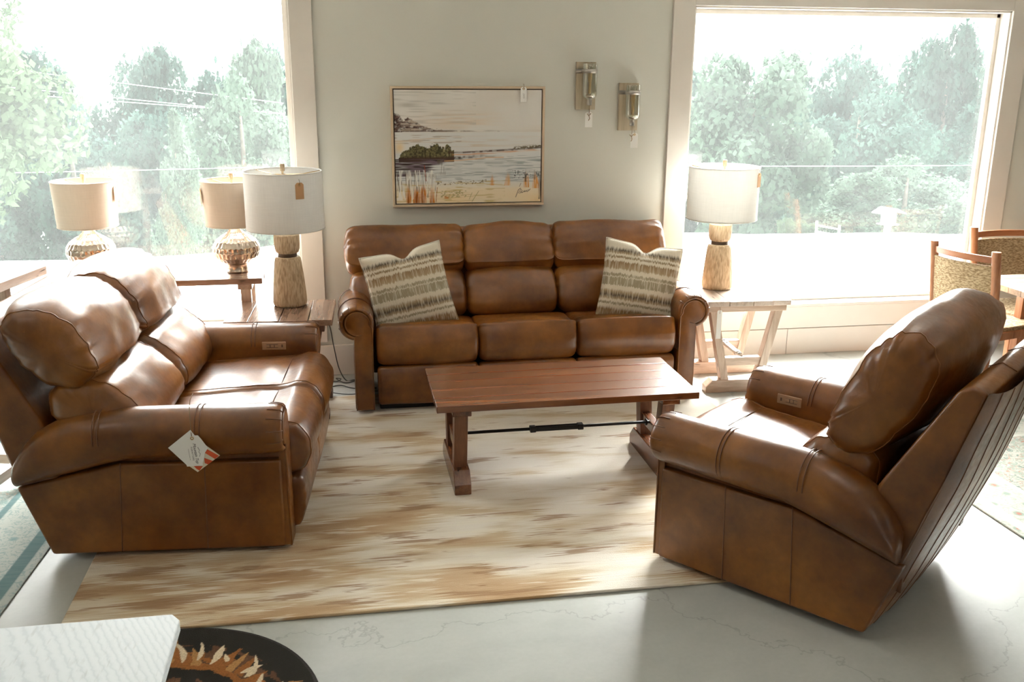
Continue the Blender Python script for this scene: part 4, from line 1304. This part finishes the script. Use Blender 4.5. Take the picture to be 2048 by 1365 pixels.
    reeds(.885, .90, .70, .82, (104, 72, 40), .9); reeds(.95, .965, .70, .8, (104, 72, 40), .8); reeds(.985, 1.0, .72, .98, (72, 52, 36), .9)
    blend(.9 * (U > .80) * (U < .99) * (np.abs(Vv - .75) < .035) * sm(bl2, .55, .68) * sm(vs2, .4, .6), (70, 74, 74))
    blend(.9 * (np.abs(U - .36) < .03) * (np.abs(Vv - .95) < .014) * sm(bl, .35, .55), (204, 132, 70))
    blend(.7 * (U > .3) * (U < .48) * (np.abs(Vv - .92) < .03) * sm(bl2, .56, .7), (150, 140, 84))
    # thin leaning strokes and the scribbled signature
    def stroke(pts, wd, col):
        for (a, b), (c, d_) in zip(pts, pts[1:]):
            L = max(1e-6, (c - a) ** 2 + (d_ - b) ** 2)
            t = np.clip(((U - a) * (c - a) + (Vv - b) * (d_ - b)) / L, 0, 1)
            ds = np.hypot((U - a - t * (c - a)) * 1.3, Vv - b - t * (d_ - b))
            blend(sm(-ds, -wd, -wd * .4), col)
    stroke([(.52, .99), (.565, .90)], .004, (170, 160, 110)); stroke([(.50, .97), (.52, .91)], .003, (170, 160, 110))
    stroke([(.205, .80), (.195, .66)], .004, (150, 62, 34)); stroke([(.27, .99), (.28, .86)], .004, (160, 100, 44))
    stroke([(.826, .955), (.845, .89), (.86, .875)], .004, (66, 50, 36))
    stroke([(.845, .92), (.862, .885), (.872, .90), (.858, .912), (.876, .915), (.886, .898), (.89, .912), (.90, .898), (.905, .91), (.925, .892)], .0032, (66, 50, 36))
    stroke([(.85, .925), (.93, .885)], .0025, (90, 70, 50)); stroke([(.852, .86), (.862, .83)], .003, (90, 70, 50))
    return C[::-1] if False else C
def painting():
    x0, x1, z0, z1 = 0.262, 1.177, 1.040, 1.740
    cx, cz = (x0 + x1) / 2, (z0 + z1) / 2
    W, H = x1 - x0, z1 - z0
    t = thing('framed_painting', 'framed landscape painting of a marshy shore with orange reeds, above the sofa', 'painting', (cx, WY - 0.002, cz))
    f = 0.014
    d0, d1 = -0.040, 0.0
    fm = plain('pale_gold_float_frame', (0.60, 0.47, 0.33), 0.4, 0.1)
    for nm, a, b, c, d in (('a', -W / 2, W / 2, H / 2 - f, H / 2), ('b', -W / 2, W / 2, -H / 2, -H / 2 + f), ('c', -W / 2, -W / 2 + f, -H / 2 + f, H / 2 - f), ('d', W / 2 - f, W / 2, -H / 2 + f, H / 2 - f)):
        box('frame_side', a, b, d0, d1, c, d, fm, t, 0.0015)
    box('backing', -W / 2 + f, W / 2 - f, -0.010, -0.002, -H / 2 + f, H / 2 - f, plain('black_frame_gap', (0.05, 0.03, 0.02), 0.8), t, 0)
    g = 0.006
    cw, chh = W - 2 * f - 2 * g, H - 2 * f - 2 * g
    box('stretched_canvas', -cw / 2, cw / 2, -0.031, -0.010, -chh / 2, chh / 2, plain('canvas_edge', (0.30, 0.22, 0.15), 0.8), t, 0.001)
    nx, ny = 330, 250
    o = color_mesh('painted_surface', nx, ny, cw, chh, painting_cols(nx, ny)[::1], M['canvas'], t)
    o.location = (0, -0.0318, 0)
    return cx + W / 2, cz + H / 2
px_, pz_ = painting()
tg = price_tag('price_tag', 'small white tag hanging over the top edge of the painting', (1.046, WY - 0.046, 1.737), 0, 0.036, 0.085, M['white_tag'])
text_mesh('handwriting', '2495', 0.015, M['ink_grey'], tg, (0, -0.0014, -0.05), (radians(90), radians(90), 0), 0.25)

# ------------------------------------------------------------------ wall sconces
def sconce(label, xc, z0, z1, tag_label, tag_dx):
    t = thing('wall_sconce', label, 'sconce', (xc, WY, (z0 + z1) / 2))
    H = z1 - z0
    w_ = 0.0605
    box('back_plank', -w_, w_, -0.024, -0.001, -H / 2, H / 2, M['plank_wall'], t, 0.002)
    jx, jy = 0.012, -0.072
    gl = [(0.043, 0.108), (0.044, 0.103), (0.044, -0.062), (0.042, -0.078), (0.032, -0.091), (0.017, -0.098), (0.013, -0.102), (0.0115, -0.100), (0.029, -0.087), (0.0395, -0.074), (0.0415, -0.060), (0.0415, 0.103), (0.043, 0.108)]
    g = lathe('bottle_glass', gl, M['jar'], t, 40, True, (jx, jy, 0.02), cap=False)
    lathe('socket_cup', [(0.001, -0.078), (0.020, -0.078), (0.022, -0.086), (0.014, -0.102), (0.015, -0.112), (0.015, -0.128), (0.010, -0.131), (0.001, -0.131)], M['steel'], t, 24, True, (jx, jy, 0.02))
    lathe('bulb', [(0.001, -0.066), (0.008, -0.06), (0.009, 0.0), (0.012, 0.02), (0.012, 0.05), (0.006, 0.07), (0.001, 0.075)], M['bulb'], t, 20, True, (jx, jy, 0.02))
    zb = 0.085
    band = [(-w_ - .0015, -0.010)] + [(-w_ - .0015, -0.026), (jx - 0.045, -0.03)] + [(jx + 0.0445 * cos(a), jy + 0.0445 * sin(a)) for a in [pi * (0.92 + 1.16 * k / 16) for k in range(17)]] + [(jx + 0.045, -0.03), (w_ + .0015, -0.026), (w_ + .0015, -0.010)]
    V, Fs = loft_mesh([[Vector((a, b, zb - 0.012)) for a, b in band], [Vector((a, b, zb + 0.012)) for a, b in band]], cap=False, closed=False)
    st = mesh('metal_strap', V, Fs, M['steel'], t)
    so = st.modifiers.new('solid', 'SOLIDIFY'); so.thickness = 0.002
    tube('pull_cord', [(jx, jy, -0.108), (jx + 0.002, jy, -H / 2 - 0.01), (jx - 0.001, jy, -H / 2 - 0.035)], 0.0013, M['twine'], t, 6)
    tubes('twig_knot', [[(jx - 0.012, jy, -H / 2 - 0.022), (jx, jy, -H / 2 - 0.034), (jx + 0.012, jy, -H / 2 - 0.020)], [(jx, jy, -H / 2 - 0.034), (jx + 0.004, jy, -H / 2 - 0.05), (jx - 0.002, jy, -H / 2 - 0.062)]], 0.0022, M['twine'], t, 6)
    # paper tag tied to the cord
    price_tag('price_tag', tag_label, (xc + jx + tag_dx, WY + jy + 0.012, (z0 + z1) / 2 - H / 2 - 0.012), 0, 0.044, 0.090, M['white_tag'], hole=tag_dx > 0.01)
sconce('bottle glass wall sconce on a grey plank, the higher of the pair', 1.428, 1.606, 1.882, 'white tag under the higher wall sconce', 0.002)
sconce('bottle glass wall sconce on a grey plank, the lower one by the window', 1.697, 1.482, 1.762, 'white tag under the lower wall sconce', 0.022)

# ------------------------------------------------------------------ store tag on the loveseat arm
def store_tag():
    off = -0.004
    d = Vector((cos(LD), sin(LD)))
    # point on the loveseat's near side: 0.60 forward of the rear corner
    c = LA + d * 0.585 - ln * 0.094
    t = thing('store_tag', 'white store tag with orange red stripes hanging on the loveseat arm', 'tag', (c.x, c.y, 0.566), LD)
    t.scale = (1.1, 1.1, 1.1)
    tube('string', [(0, 0.075, 0.105), (0, 0.03, 0.098), (0, 0.006, 0.07), (0.001, 0.0, 0.0), (0.002, -0.002, -0.02)], 0.0013, M['twine'], t, 6)
    B = [(0.088, -0.093), (0.0106, -0.151), (-0.020, -0.125), (0.045, -0.055)]
    card2 = prism('striped_card', B, 0.0006, 0.0018, 'y', M['cream_ink'], t, 0)
    for q in ([(0.048, -0.069), (0.038, -0.081), (0.071, -0.105), (0.085, -0.094)], [(0.0362, -0.100), (0.0362, -0.119), (0.047, -0.124), (0.063, -0.112)],
              [(-0.001, -0.128), (0.029, -0.130), (0.017, -0.146), (0.0076, -0.139)]):
        prism('stripe', q, 0.0001, 0.0006, 'y', M['red_ink'], card2, 0)
    q = [(0.0, 0.002), (0.004, -0.005), (0.012, -0.018), (0.022, -0.018), (0.031, -0.030), (0.0515, -0.064), (0.040, -0.082), (0.036, -0.100), (0.030, -0.118), (0.030, -0.127), (-0.022, -0.129), (-0.024, -0.122), (-0.078, -0.060)]
    card = prism('card', q, -0.0016, -0.0002, 'y', M['white_tag'], t, 0)
    tube('eyelet', [(0.0026 + 0.0045 * cos(a), -0.002, -0.028 + 0.0045 * sin(a)) for a in [2 * pi * k / 16 for k in range(16)]], 0.0016, M['brass'], card, 6, True)
    rt = (radians(90), radians(85), 0)
    text_mesh('script_lettering', 'Mountain Top', 0.0138, M['ink'], card, (0.0105, -0.0018, -0.082), rt, 0.35, 0.0002, 0.92)
    text_mesh('small_lettering', 'FURNITURE', 0.0074, M['ink'], card, (-0.0005, -0.0018, -0.083), rt, 0.0, 0.0002, 1.35)
    text_mesh('fine_lettering', 'mountaintopfurniture.com', 0.0038, M['ink_grey'], card, (-0.0105, -0.0018, -0.086), rt, 0.0, 0.0002, 1.0)
    tube('mountain_outline', [(0.0185, -0.0018, -0.060), (0.0235, -0.0018, -0.072), (0.0205, -0.0018, -0.077), (0.0250, -0.0018, -0.084), (0.0215, -0.0018, -0.094)], 0.0006, M['ink'], card, 5)
store_tag()
# ------------------------------------------------------------------ dining corner at the right
def chair(label, loc, rotz, top=0.92):
    t = thing('dining_chair', label, 'chair', loc, rotz)
    w_ = 0.205
    for sg in (-1, 1):
        # back posts lean back and are flattened at the top
        pts = [(sg * w_ * .94, 0.20, 0.0), (sg * w_ * .97, 0.185, 0.44), (sg * w_, 0.215, 0.70), (sg * w_, 0.25, top)]
        loops = []
        for i, p in enumerate(pts):
            hx, hy = ((0.014, 0.016), (0.019, 0.024), (0.021, 0.024), (0.023, 0.022))[i]
            loops.append([Vector((p[0] + hx * cos(a) * 1.1, p[1] + hy * sin(a) * 1.1, p[2])) for a in [2 * pi * k / 14 for k in range(14)]])
        V, Fs = loft_mesh(loops)
        o = fix_normals(mesh('back_leg', V, Fs, M['chair_wood'], t))
        o.data.set_sharp_from_angle(angle=radians(50))
        beam('front_leg', (sg * w_, -0.20, 0.0), (sg * w_, -0.20, 0.43), 0.018, 0.018, M['chair_wood'], t, 0.005)
        box('side_rail', sg * w_ - 0.012, sg * w_ + 0.012, -0.20, 0.18, 0.385, 0.43, M['chair_wood'], t)
    box('front_rail', -w_, w_, -0.212, -0.188, 0.385, 0.43, M['chair_wood_x'], t)
    def bar(name, y_, z0, z1, bow, th, mat, ov=0.0):
        n = 12
        L = []
        for k in range(n + 1):
            x = -w_ + 2 * w_ * k / n
            yy = y_ + bow * (1 - (x / w_) ** 2)
            lean_ = lambda z: (z - z0) * 0.13
            L.append([Vector((x, yy - th + lean_(z0), z0)), Vector((x, yy + th + lean_(z0), z0)), Vector((x, yy + th + lean_(z1), z1)), Vector((x, yy - th + lean_(z1), z1))])
        V, Fs = loft_mesh(L)
        o = fix_normals(mesh(name, V, Fs, mat, t))
        o.data.set_sharp_from_angle(angle=radians(40))
        return o
    bar('top_rail', 0.236, top - 0.066, top - 0.030, 0.040, 0.010, M['chair_wood_x'])
    # woven webbing stretched round two rods
    sl = bar('woven_back', 0.200, 0.52, top - 0.088, 0.045, 0.006, M['sling'])
    for z in (0.52, top - 0.090):
        tube('sling_rod', [(-w_ + 2 * w_ * k / 12, 0.200 + (z - 0.52) * 0.13 + 0.045 * (1 - (2 * k / 12 - 1) ** 2), z) for k in range(13)], 0.0095, M['sling'], sl, 8)
    prism('woven_seat', [(-w_ - .005, -0.215), (w_ + .005, -0.215), (w_ - .01, 0.17), (-w_ + .01, 0.17)], 0.425, 0.452, 'z', M['sling'], t, 0.008)
    for z in (0.20,):
        box('stretcher', -w_, w_, 0.175, 0.195, z, z + 0.025, M['chair_wood_x'], t)
    return t
CH_PHI = radians(106.4)
fx, fy = sin(CH_PHI), -cos(CH_PHI)
chair('wooden dining chair with woven back, seen from behind, just above the recliner', (3.40 + fx * 0.245, 4.765 + fy * 0.245, 0.0), CH_PHI, 0.90)
chair('wooden dining chair with tan woven back facing the room by the window', (4.085, 5.12, 0.0), radians(2), 0.90)
def dining_table():
    t = thing('dining_table', 'pale pink brown plank dining table between the two woven chairs', 'table', (4.22, 4.63, 0.0))
    W, D, H = 1.3, 0.50, 0.70
    for i in range(5):
        y0 = -D / 2 + D / 5 * i
        box('plank', -W / 2, W / 2, y0 + .001, y0 + D / 5 - .001, H - 0.035, H, M['pale_wood'], t)
    for sx in (-1, 1):
        for sy in (-1, 1):
            beam('leg', (sx * (W / 2 - .30), sy * (D / 2 - .06), 0.0), (sx * (W / 2 - .30), sy * (D / 2 - .06), H - 0.035), 0.03, 0.03, M['chair_wood'], t)
        box('apron', sx * (W / 2 - .30) - .012, sx * (W / 2 - .30) + .012, -D / 2 + .08, D / 2 - .08, H - 0.10, H - 0.035, M['chair_wood_x'], t)
dining_table()
def sideboard():
    t = thing('sideboard', 'orange brown wooden cabinet past the right window trim', 'cabinet', (5.0, 5.52, 0.0))
    box('carcass', -0.42, 0.5, -0.19, 0.19, 0.06, 0.86, M['chair_wood_x'], t)
    box('cabinet_top', -0.45, 0.53, -0.21, 0.20, 0.86, 0.89, M['chair_wood_x'], t)
    for i in range(2):
        dd = box('door', -0.40 + 0.45 * i, 0.04 + 0.45 * i, -0.206, -0.19, 0.10, 0.82, M['chair_wood'], t)
        lathe('knob', [(0.001, 0), (0.006, 0), (0.012, 0.012), (0.010, 0.02), (0.001, 0.022)], M['black_metal'], dd, 16, True, (0.0 + 0.08 * i, -0.208, 0.5)).rotation_euler = (radians(90), 0, 0)
    for sx in (-0.38, 0.46):
        for sy in (-0.15, 0.15):
            beam('foot', (sx, sy, 0.0), (sx, sy, 0.07), 0.025, 0.025, M['chair_wood'], t)
sideboard()

# ------------------------------------------------------------------ outside: lot, slope, trees
def ground_z(x, y):
    crest = 12.6 + 1.1 * sin(x * 0.35 + 0.6) + 0.5 * sin(x * 0.9)
    if y < crest:
        return -0.22 - 0.022 * (y - 6) - 0.012 * abs(x - 1)
    low = ground_z(x, crest - 0.001) - 0.27 * min(y - crest, 26)
    if y > 56:          # the far wooded hillside
        t = min(1.0, (y - 56) / 30)
        low += t * t * (3 - 2 * t) * (9.2 + 0.7 * sin(x * 0.21) + 0.4 * sin(x * 0.53 + 1))
    return low

def make_ground():
    xs = np.linspace(-60, 80, 141)
    ys = np.concatenate([np.linspace(WY + WT, 18, 60), np.linspace(18.5, 100, 50)])
    V = [(x, y, ground_z(x, y)) for y in ys for x in xs]
    nx = len(xs)
    Fs = [(j * nx + i, j * nx + i + 1, (j + 1) * nx + i + 1, (j + 1) * nx + i) for j in range(len(ys) - 1) for i in range(nx - 1)]
    me = bpy.data.meshes.new('ground')
    me.from_pydata(V, [], Fs)
    me.materials.append(M['gravel'])
    me.materials.append(M['meadow'])
    for p in me.polygons:
        c = p.center
        crest = 12.6 + 1.1 * sin(c.x * 0.35 + 0.6) + 0.5 * sin(c.x * 0.9)
        p.material_index = 1 if c.y > crest + 1.2 else 0
        p.use_smooth = True
    me.update()
    o = link('ground', me, None)
    struct(o)
make_ground()

def foliage_mesh(kind, seed, n, leaf):
    r = np.random.RandomState(seed)
    if kind == 'round':
        nb = 34
        a = r.uniform(0, 2 * pi, nb); zz = r.uniform(-0.95, 0.95, nb)
        rad = np.sqrt(1 - np.abs(zz) ** 3) * r.uniform(0.35, 0.80, nb)
        cen = np.stack([rad * np.cos(a), rad * np.sin(a), zz * 0.80], 1)
        br = r.uniform(0.20, 0.36, nb)
    elif kind == 'cone':
        nb = 26
        t = np.linspace(0, 1, nb); a = r.uniform(0, 2 * pi, nb)
        prof = np.sqrt(np.clip(1 - t, 0, 1)) * 0.72
        rad = prof * r.uniform(0.5, 1.0, nb)
        cen = np.stack([rad * np.cos(a), rad * np.sin(a), -0.92 + 1.80 * t], 1)
        br = 0.14 + 0.26 * (1 - t)
    else:
        nb = 38
        a = r.uniform(0, 2 * pi, nb); zz = np.linspace(-0.95, 0.92, nb)
        rad = (0.85 - 0.55 * (zz * .5 + .5)) * r.uniform(0.3, 1.0, nb)
        cen = np.stack([rad * np.cos(a), rad * np.sin(a), zz], 1)
        br = r.uniform(0.13, 0.28, nb)
    pick = r.randint(0, nb, n)
    d = r.randn(n, 3); d /= np.linalg.norm(d, axis=1, keepdims=True)
    rr = br[pick] * r.uniform(0.55, 1.0, n) ** 0.5
    # a few stragglers stick out of the crown
    st = r.rand(n) < 0.06
    rr[st] *= r.uniform(1.1, 1.45, st.sum())
    P = cen[pick] + d * rr[:, None]
    u = r.randn(n, 3); u /= np.linalg.norm(u, axis=1, keepdims=True)
    v = np.cross(u, d); v /= np.linalg.norm(v, axis=1, keepdims=True) + 1e-9
    s = leaf * r.uniform(0.6, 1.4, n)[:, None]
    q = np.stack([P - u * s, P - v * s * .62, P + u * s, P + v * s * .62], 1).reshape(-1, 3)
    me = bpy.data.meshes.new('foliage')
    me.vertices.add(len(q))
    me.vertices.foreach_set('co', q.astype(np.float32).ravel())
    me.loops.add(4 * n)
    me.loops.foreach_set('vertex_index', np.arange(4 * n, dtype=np.int32))
    me.polygons.add(n)
    me.polygons.foreach_set('loop_start', (np.arange(n) * 4).astype(np.int32))
    me.update(calc_edges=True)
    return me
VAR = {('round', 0): foliage_mesh('round', 1, 14000, 0.038), ('round', 1): foliage_mesh('round', 2, 14000, 0.038), ('ragged', 0): foliage_mesh('ragged', 3, 13000, 0.038),
       ('ragged', 1): foliage_mesh('ragged', 4, 13000, 0.038), ('cone', 0): foliage_mesh('cone', 5, 11000, 0.036), ('near', 0): foliage_mesh('round', 6, 22000, 0.027)}
MATVAR = {}
def tree(label, x, y, ztop, width, kind, var, mat, zbot=None, group=None, turn=0.0):
    g = ground_z(x, y)
    zb = g + 0.5 if zbot is None else max(g + 0.15, zbot)
    t = thing('tree', label, 'tree', (x, y, g), turn, group)
    h = ztop - g
    rt = max(0.06, width * 0.035)
    lathe('trunk', [(0.001, -0.1), (rt * 1.3, -0.1), (rt, 0.25 * h), (rt * 0.6, 0.6 * h), (rt * 0.25, 0.85 * h), (0.001, 0.86 * h)], M['bark'], t, 10)
    key = (kind, var, mat)
    if key not in MATVAR:
        me = VAR[(kind, var)].copy()
        me.materials.append(M[mat])
        MATVAR[key] = me
    o = bpy.data.objects.new('foliage', MATVAR[key])
    COL.objects.link(o)
    o.parent = t
    hz = (ztop - zb) / 2
    o.scale = (width / 2, width / 2, hz * 1.02)
    o.location = (0, 0, (ztop + zb) / 2 - g)
    o.rotation_euler = (0, 0, turn * 1.7)
    o['kind'] = 'stuff'
    return t
TREES = [
 ('large bright green tree filling the left edge of the left window', -5.3, 13.2, 3.9, 4.2, 'near', 0, 'leaf_near', -0.9),
 ('small pointed bright edged bush tree in the middle of the left window', -2.75, 16.5, 1.12, 1.15, 'cone', 0, 'leaf_mid', None),
 ('rounded grey green tree beside the trim in the left window', -2.15, 21.0, 1.55, 2.7, 'round', 0, 'leaf_mid', None),
 ('tall thin tree top against the sky at the far right of the left window', -2.6, 31.0, 2.3, 3.2, 'ragged', 0, 'leaf_mid', None),
 ('big round grey green tree behind the lamp in the right window', 10.3, 23.5, 2.2, 4.4, 'round', 1, 'leaf_mid', None),
 ('wide green tree at the centre of the right window', 14.9, 26.5, 1.35, 4.4, 'round', 0, 'leaf_far', None),
 ('tall ragged tree rising highest near the right jamb of the right window', 22.9, 34.5, 3.1, 4.6, 'ragged', 1, 'leaf_far', None),
 ('broad dark tree behind the ragged tree in the right window', 19.6, 35.5, 2.2, 4.6, 'round', 1, 'leaf_far', None),
 ('slim tree in the dip of the right window treeline', 19.0, 40.0, 2.1, 3.0, 'ragged', 0, 'leaf_mid', None),
 ('low leafy tree leaning over the lot in the right window', 12.9, 20.5, -0.15, 3.0, 'round', 0, 'leaf_mid', None),
 ('low bushy tree at the foot of the treeline by the right jamb', 15.6, 21.5, -0.3, 3.2, 'round', 1, 'leaf_far', None),
 ('low tree with pale tips between the feeder and the round tree', 10.9, 19.0, -0.35, 2.6, 'ragged', 0, 'leaf_mid', None),
]
for i, a in enumerate(TREES):
    tree(*a[:8], zbot=a[8], turn=i * 1.3)
ORD = ('first', 'second', 'third', 'fourth', 'fifth', 'sixth', 'seventh', 'eighth')
FAR_L = [(-17.5, 41, 1.9, 6.0, 'round', 0), (-14.6, 43, 1.5, 5.6, 'round', 1), (-12.0, 42, 1.9, 5.4, 'ragged', 1), (-9.6, 45, 1.7, 5.0, 'round', 0), (-7.6, 43, 2.2, 4.6, 'ragged', 0), (-5.4, 45, 1.6, 5.2, 'round', 1),
         (-3.4, 43, 2.1, 4.8, 'ragged', 1), (-1.0, 44, 1.7, 5.0, 'round', 0), (-13.0, 36, 0.2, 5.0, 'round', 1), (-9.8, 37, 0.4, 5.0, 'round', 0), (-6.6, 37, 0.2, 5.0, 'round', 1), (-3.6, 36, 0.0, 4.6, 'round', 0)]
FAR_R = [(12.0, 40, 1.7, 5.2, 'round', 0), (14.6, 41, 1.9, 5.4, 'round', 1), (17.2, 42, 1.5, 5.0, 'round', 0), (19.8, 42, 1.6, 5.2, 'round', 1), (22.6, 41, 2.2, 5.4, 'round', 0), (26.2, 40, 2.6, 5.4, 'round', 1), (29.2, 40, 2.4, 5.6, 'ragged', 1),
         (15.6, 33, 0.2, 5.0, 'round', 0), (18.9, 31, 0.0, 5.0, 'round', 1), (22.4, 32, 0.6, 5.0, 'round', 0), (25.4, 33, 0.9, 5.0, 'round', 1)]
for i, (x, y, zt, wd, k, v) in enumerate(FAR_L):
    nm = ORD[i] if i < 8 else ORD[i - 8]
    tree('distant dark tree, %s from the left in the %s row behind the left window' % (nm, 'tall far' if i < 8 else 'lower near'), x, y, zt, wd, k, v, 'leaf_far', group='distant trees of the left window', turn=i * 2.1)
for i, (x, y, zt, wd, k, v) in enumerate(FAR_R):
    nm = ORD[i] if i < 7 else ORD[i - 7]
    tree('distant dark tree, %s from the left in the %s row behind the right window' % (nm, 'tall far' if i < 7 else 'lower near'), x, y, zt, wd, k, v, 'leaf_far', group='distant trees of the right window', turn=i * 1.9 + .4)

def power_line(label, p0, p1, sag=0.15, r=0.006):
    pts = []
    for k in range(17):
        t = k / 16
        pts.append((p0[0] + (p1[0] - p0[0]) * t, p0[1] + (p1[1] - p0[1]) * t, p0[2] + (p1[2] - p0[2]) * t - sag * 4 * t * (1 - t)))
    tag(tube('power_line', pts, r, M['wire'], None, 6), label, 'cable')
power_line('upper power line crossing the left window', (-14.0, 25, 2.55), (-1.5, 25, 0.95), 0.02)
power_line('second power line crossing the left window', (-14.0, 25, 1.98), (-1.5, 25, 0.68), 0.02)
power_line('third power line, brightest of those crossing the left window', (-14.0, 25, 1.70), (-1.5, 25, 0.70), 0.03)
power_line('low level power line in front of the left window bushes', (-14.0, 15.5, 0.30), (-1.2, 15.5, 0.32), 0.05, 0.004)
power_line('single power line crossing the right window', (5.0, 18, 0.02), (22.0, 18, 0.0), 0.06, 0.005)

def feeder():
    x, y = 7.70, 12.6
    g = ground_z(x, y)
    t = thing('bird_feeder', 'white roofed bird feeder on a post outside the right window', 'bird feeder', (x, y, g), radians(18))
    box('post', -0.035, 0.035, -0.035, 0.035, -0.05, 0.14, M['white_paint'], t)
    box('tray', -0.11, 0.11, -0.11, 0.11, 0.13, 0.145, M['white_paint'], t)
    box('hopper', -0.075, 0.075, -0.075, 0.075, 0.145, 0.30, M['white_paint'], t)
    for sg in (-1, 1):
        prism('roof_side', [(0.0, 0.375), (sg * 0.175, 0.305), (sg * 0.175, 0.293), (0.0, 0.361)], -0.16, 0.16, 'y', M['white_paint'], t, 0.001)
feeder()
def hedge():
    x, y = 6.35, 13.0
    g = ground_z(x, y)
    t = thing('hedge', 'low row of three clipped green shrubs outside the right window', 'hedge', (x, y, g))
    me = VAR[('near', 0)].copy(); me.materials.append(M['leaf_near'])
    for dx, s in ((-0.02, 0.17), (0.20, 0.15), (0.38, 0.11)):
        o = bpy.data.objects.new('shrub', me); COL.objects.link(o); o.parent = t
        o.scale = (s, s, s * 0.9); o.location = (dx, 0.02 * dx, s * 0.72)
        o['kind'] = 'stuff'
hedge()
def rail_fence_segment():
    x, y = 6.75, 12.9
    g = ground_z(x, y)
    t = thing('rail_fence', 'short split rail fence outside the right window', 'fence', (x, y, g), radians(-8))
    for px in (0.0, 0.34):
        box('post', px - 0.014, px + 0.014, -0.014, 0.014, -0.10, 0.20 - 0.18 * px, M['white_paint'], t)
    for z in (0.05, 0.14):
        tube('rail', [(0.0, -0.018, z), (0.34, -0.018, z - 0.06)], 0.011, M['white_paint'], t, 8)
rail_fence_segment()
def driftwood():
    x, y = 4.05, 9.55
    g = ground_z(x, y)
    t = thing('driftwood_log', 'forked grey driftwood log lying on the bright lot outside', 'log', (x, y, g + 0.03))
    V, Fs = tube_mesh([(-0.02, 0.03, 0.02), (0.08, 0.0, 0.03), (0.18, 0.0, 0.0), (0.24, -0.02, -0.01)], 0.035, 8)
    fix_normals(mesh('trunk', V, Fs, M['driftwood'], t))
    V, Fs = tube_mesh([(0.22, 0.0, 0.0), (0.28, 0.02, 0.05), (0.32, 0.05, 0.10)], 0.028, 8)
    fix_normals(mesh('branch', V, Fs, M['driftwood'], t))
    V, Fs = tube_mesh([(0.17, 0.0, 0.0), (0.22, -0.12, -0.01), (0.28, -0.2, -0.01)], 0.018, 8)
    fix_normals(mesh('branch', V, Fs, M['driftwood'], t))
driftwood()
def utility_box():
    x, y = 10.35, 14.2
    g = ground_z(x, y)
    t = thing('utility_box', 'white utility box outside by the right jamb', 'box', (x, y, g), radians(-10))
    prism('casing', [(-0.16, -0.5), (0.26, -0.5), (0.26, 0.26), (-0.16, 0.10)], -0.15, 0.15, 'y', M['white_paint'], t, 0.006)
    box('lid', -0.18, -0.14, -0.17, 0.17, 0.06, 0.24, M['white_paint'], t)
utility_box()
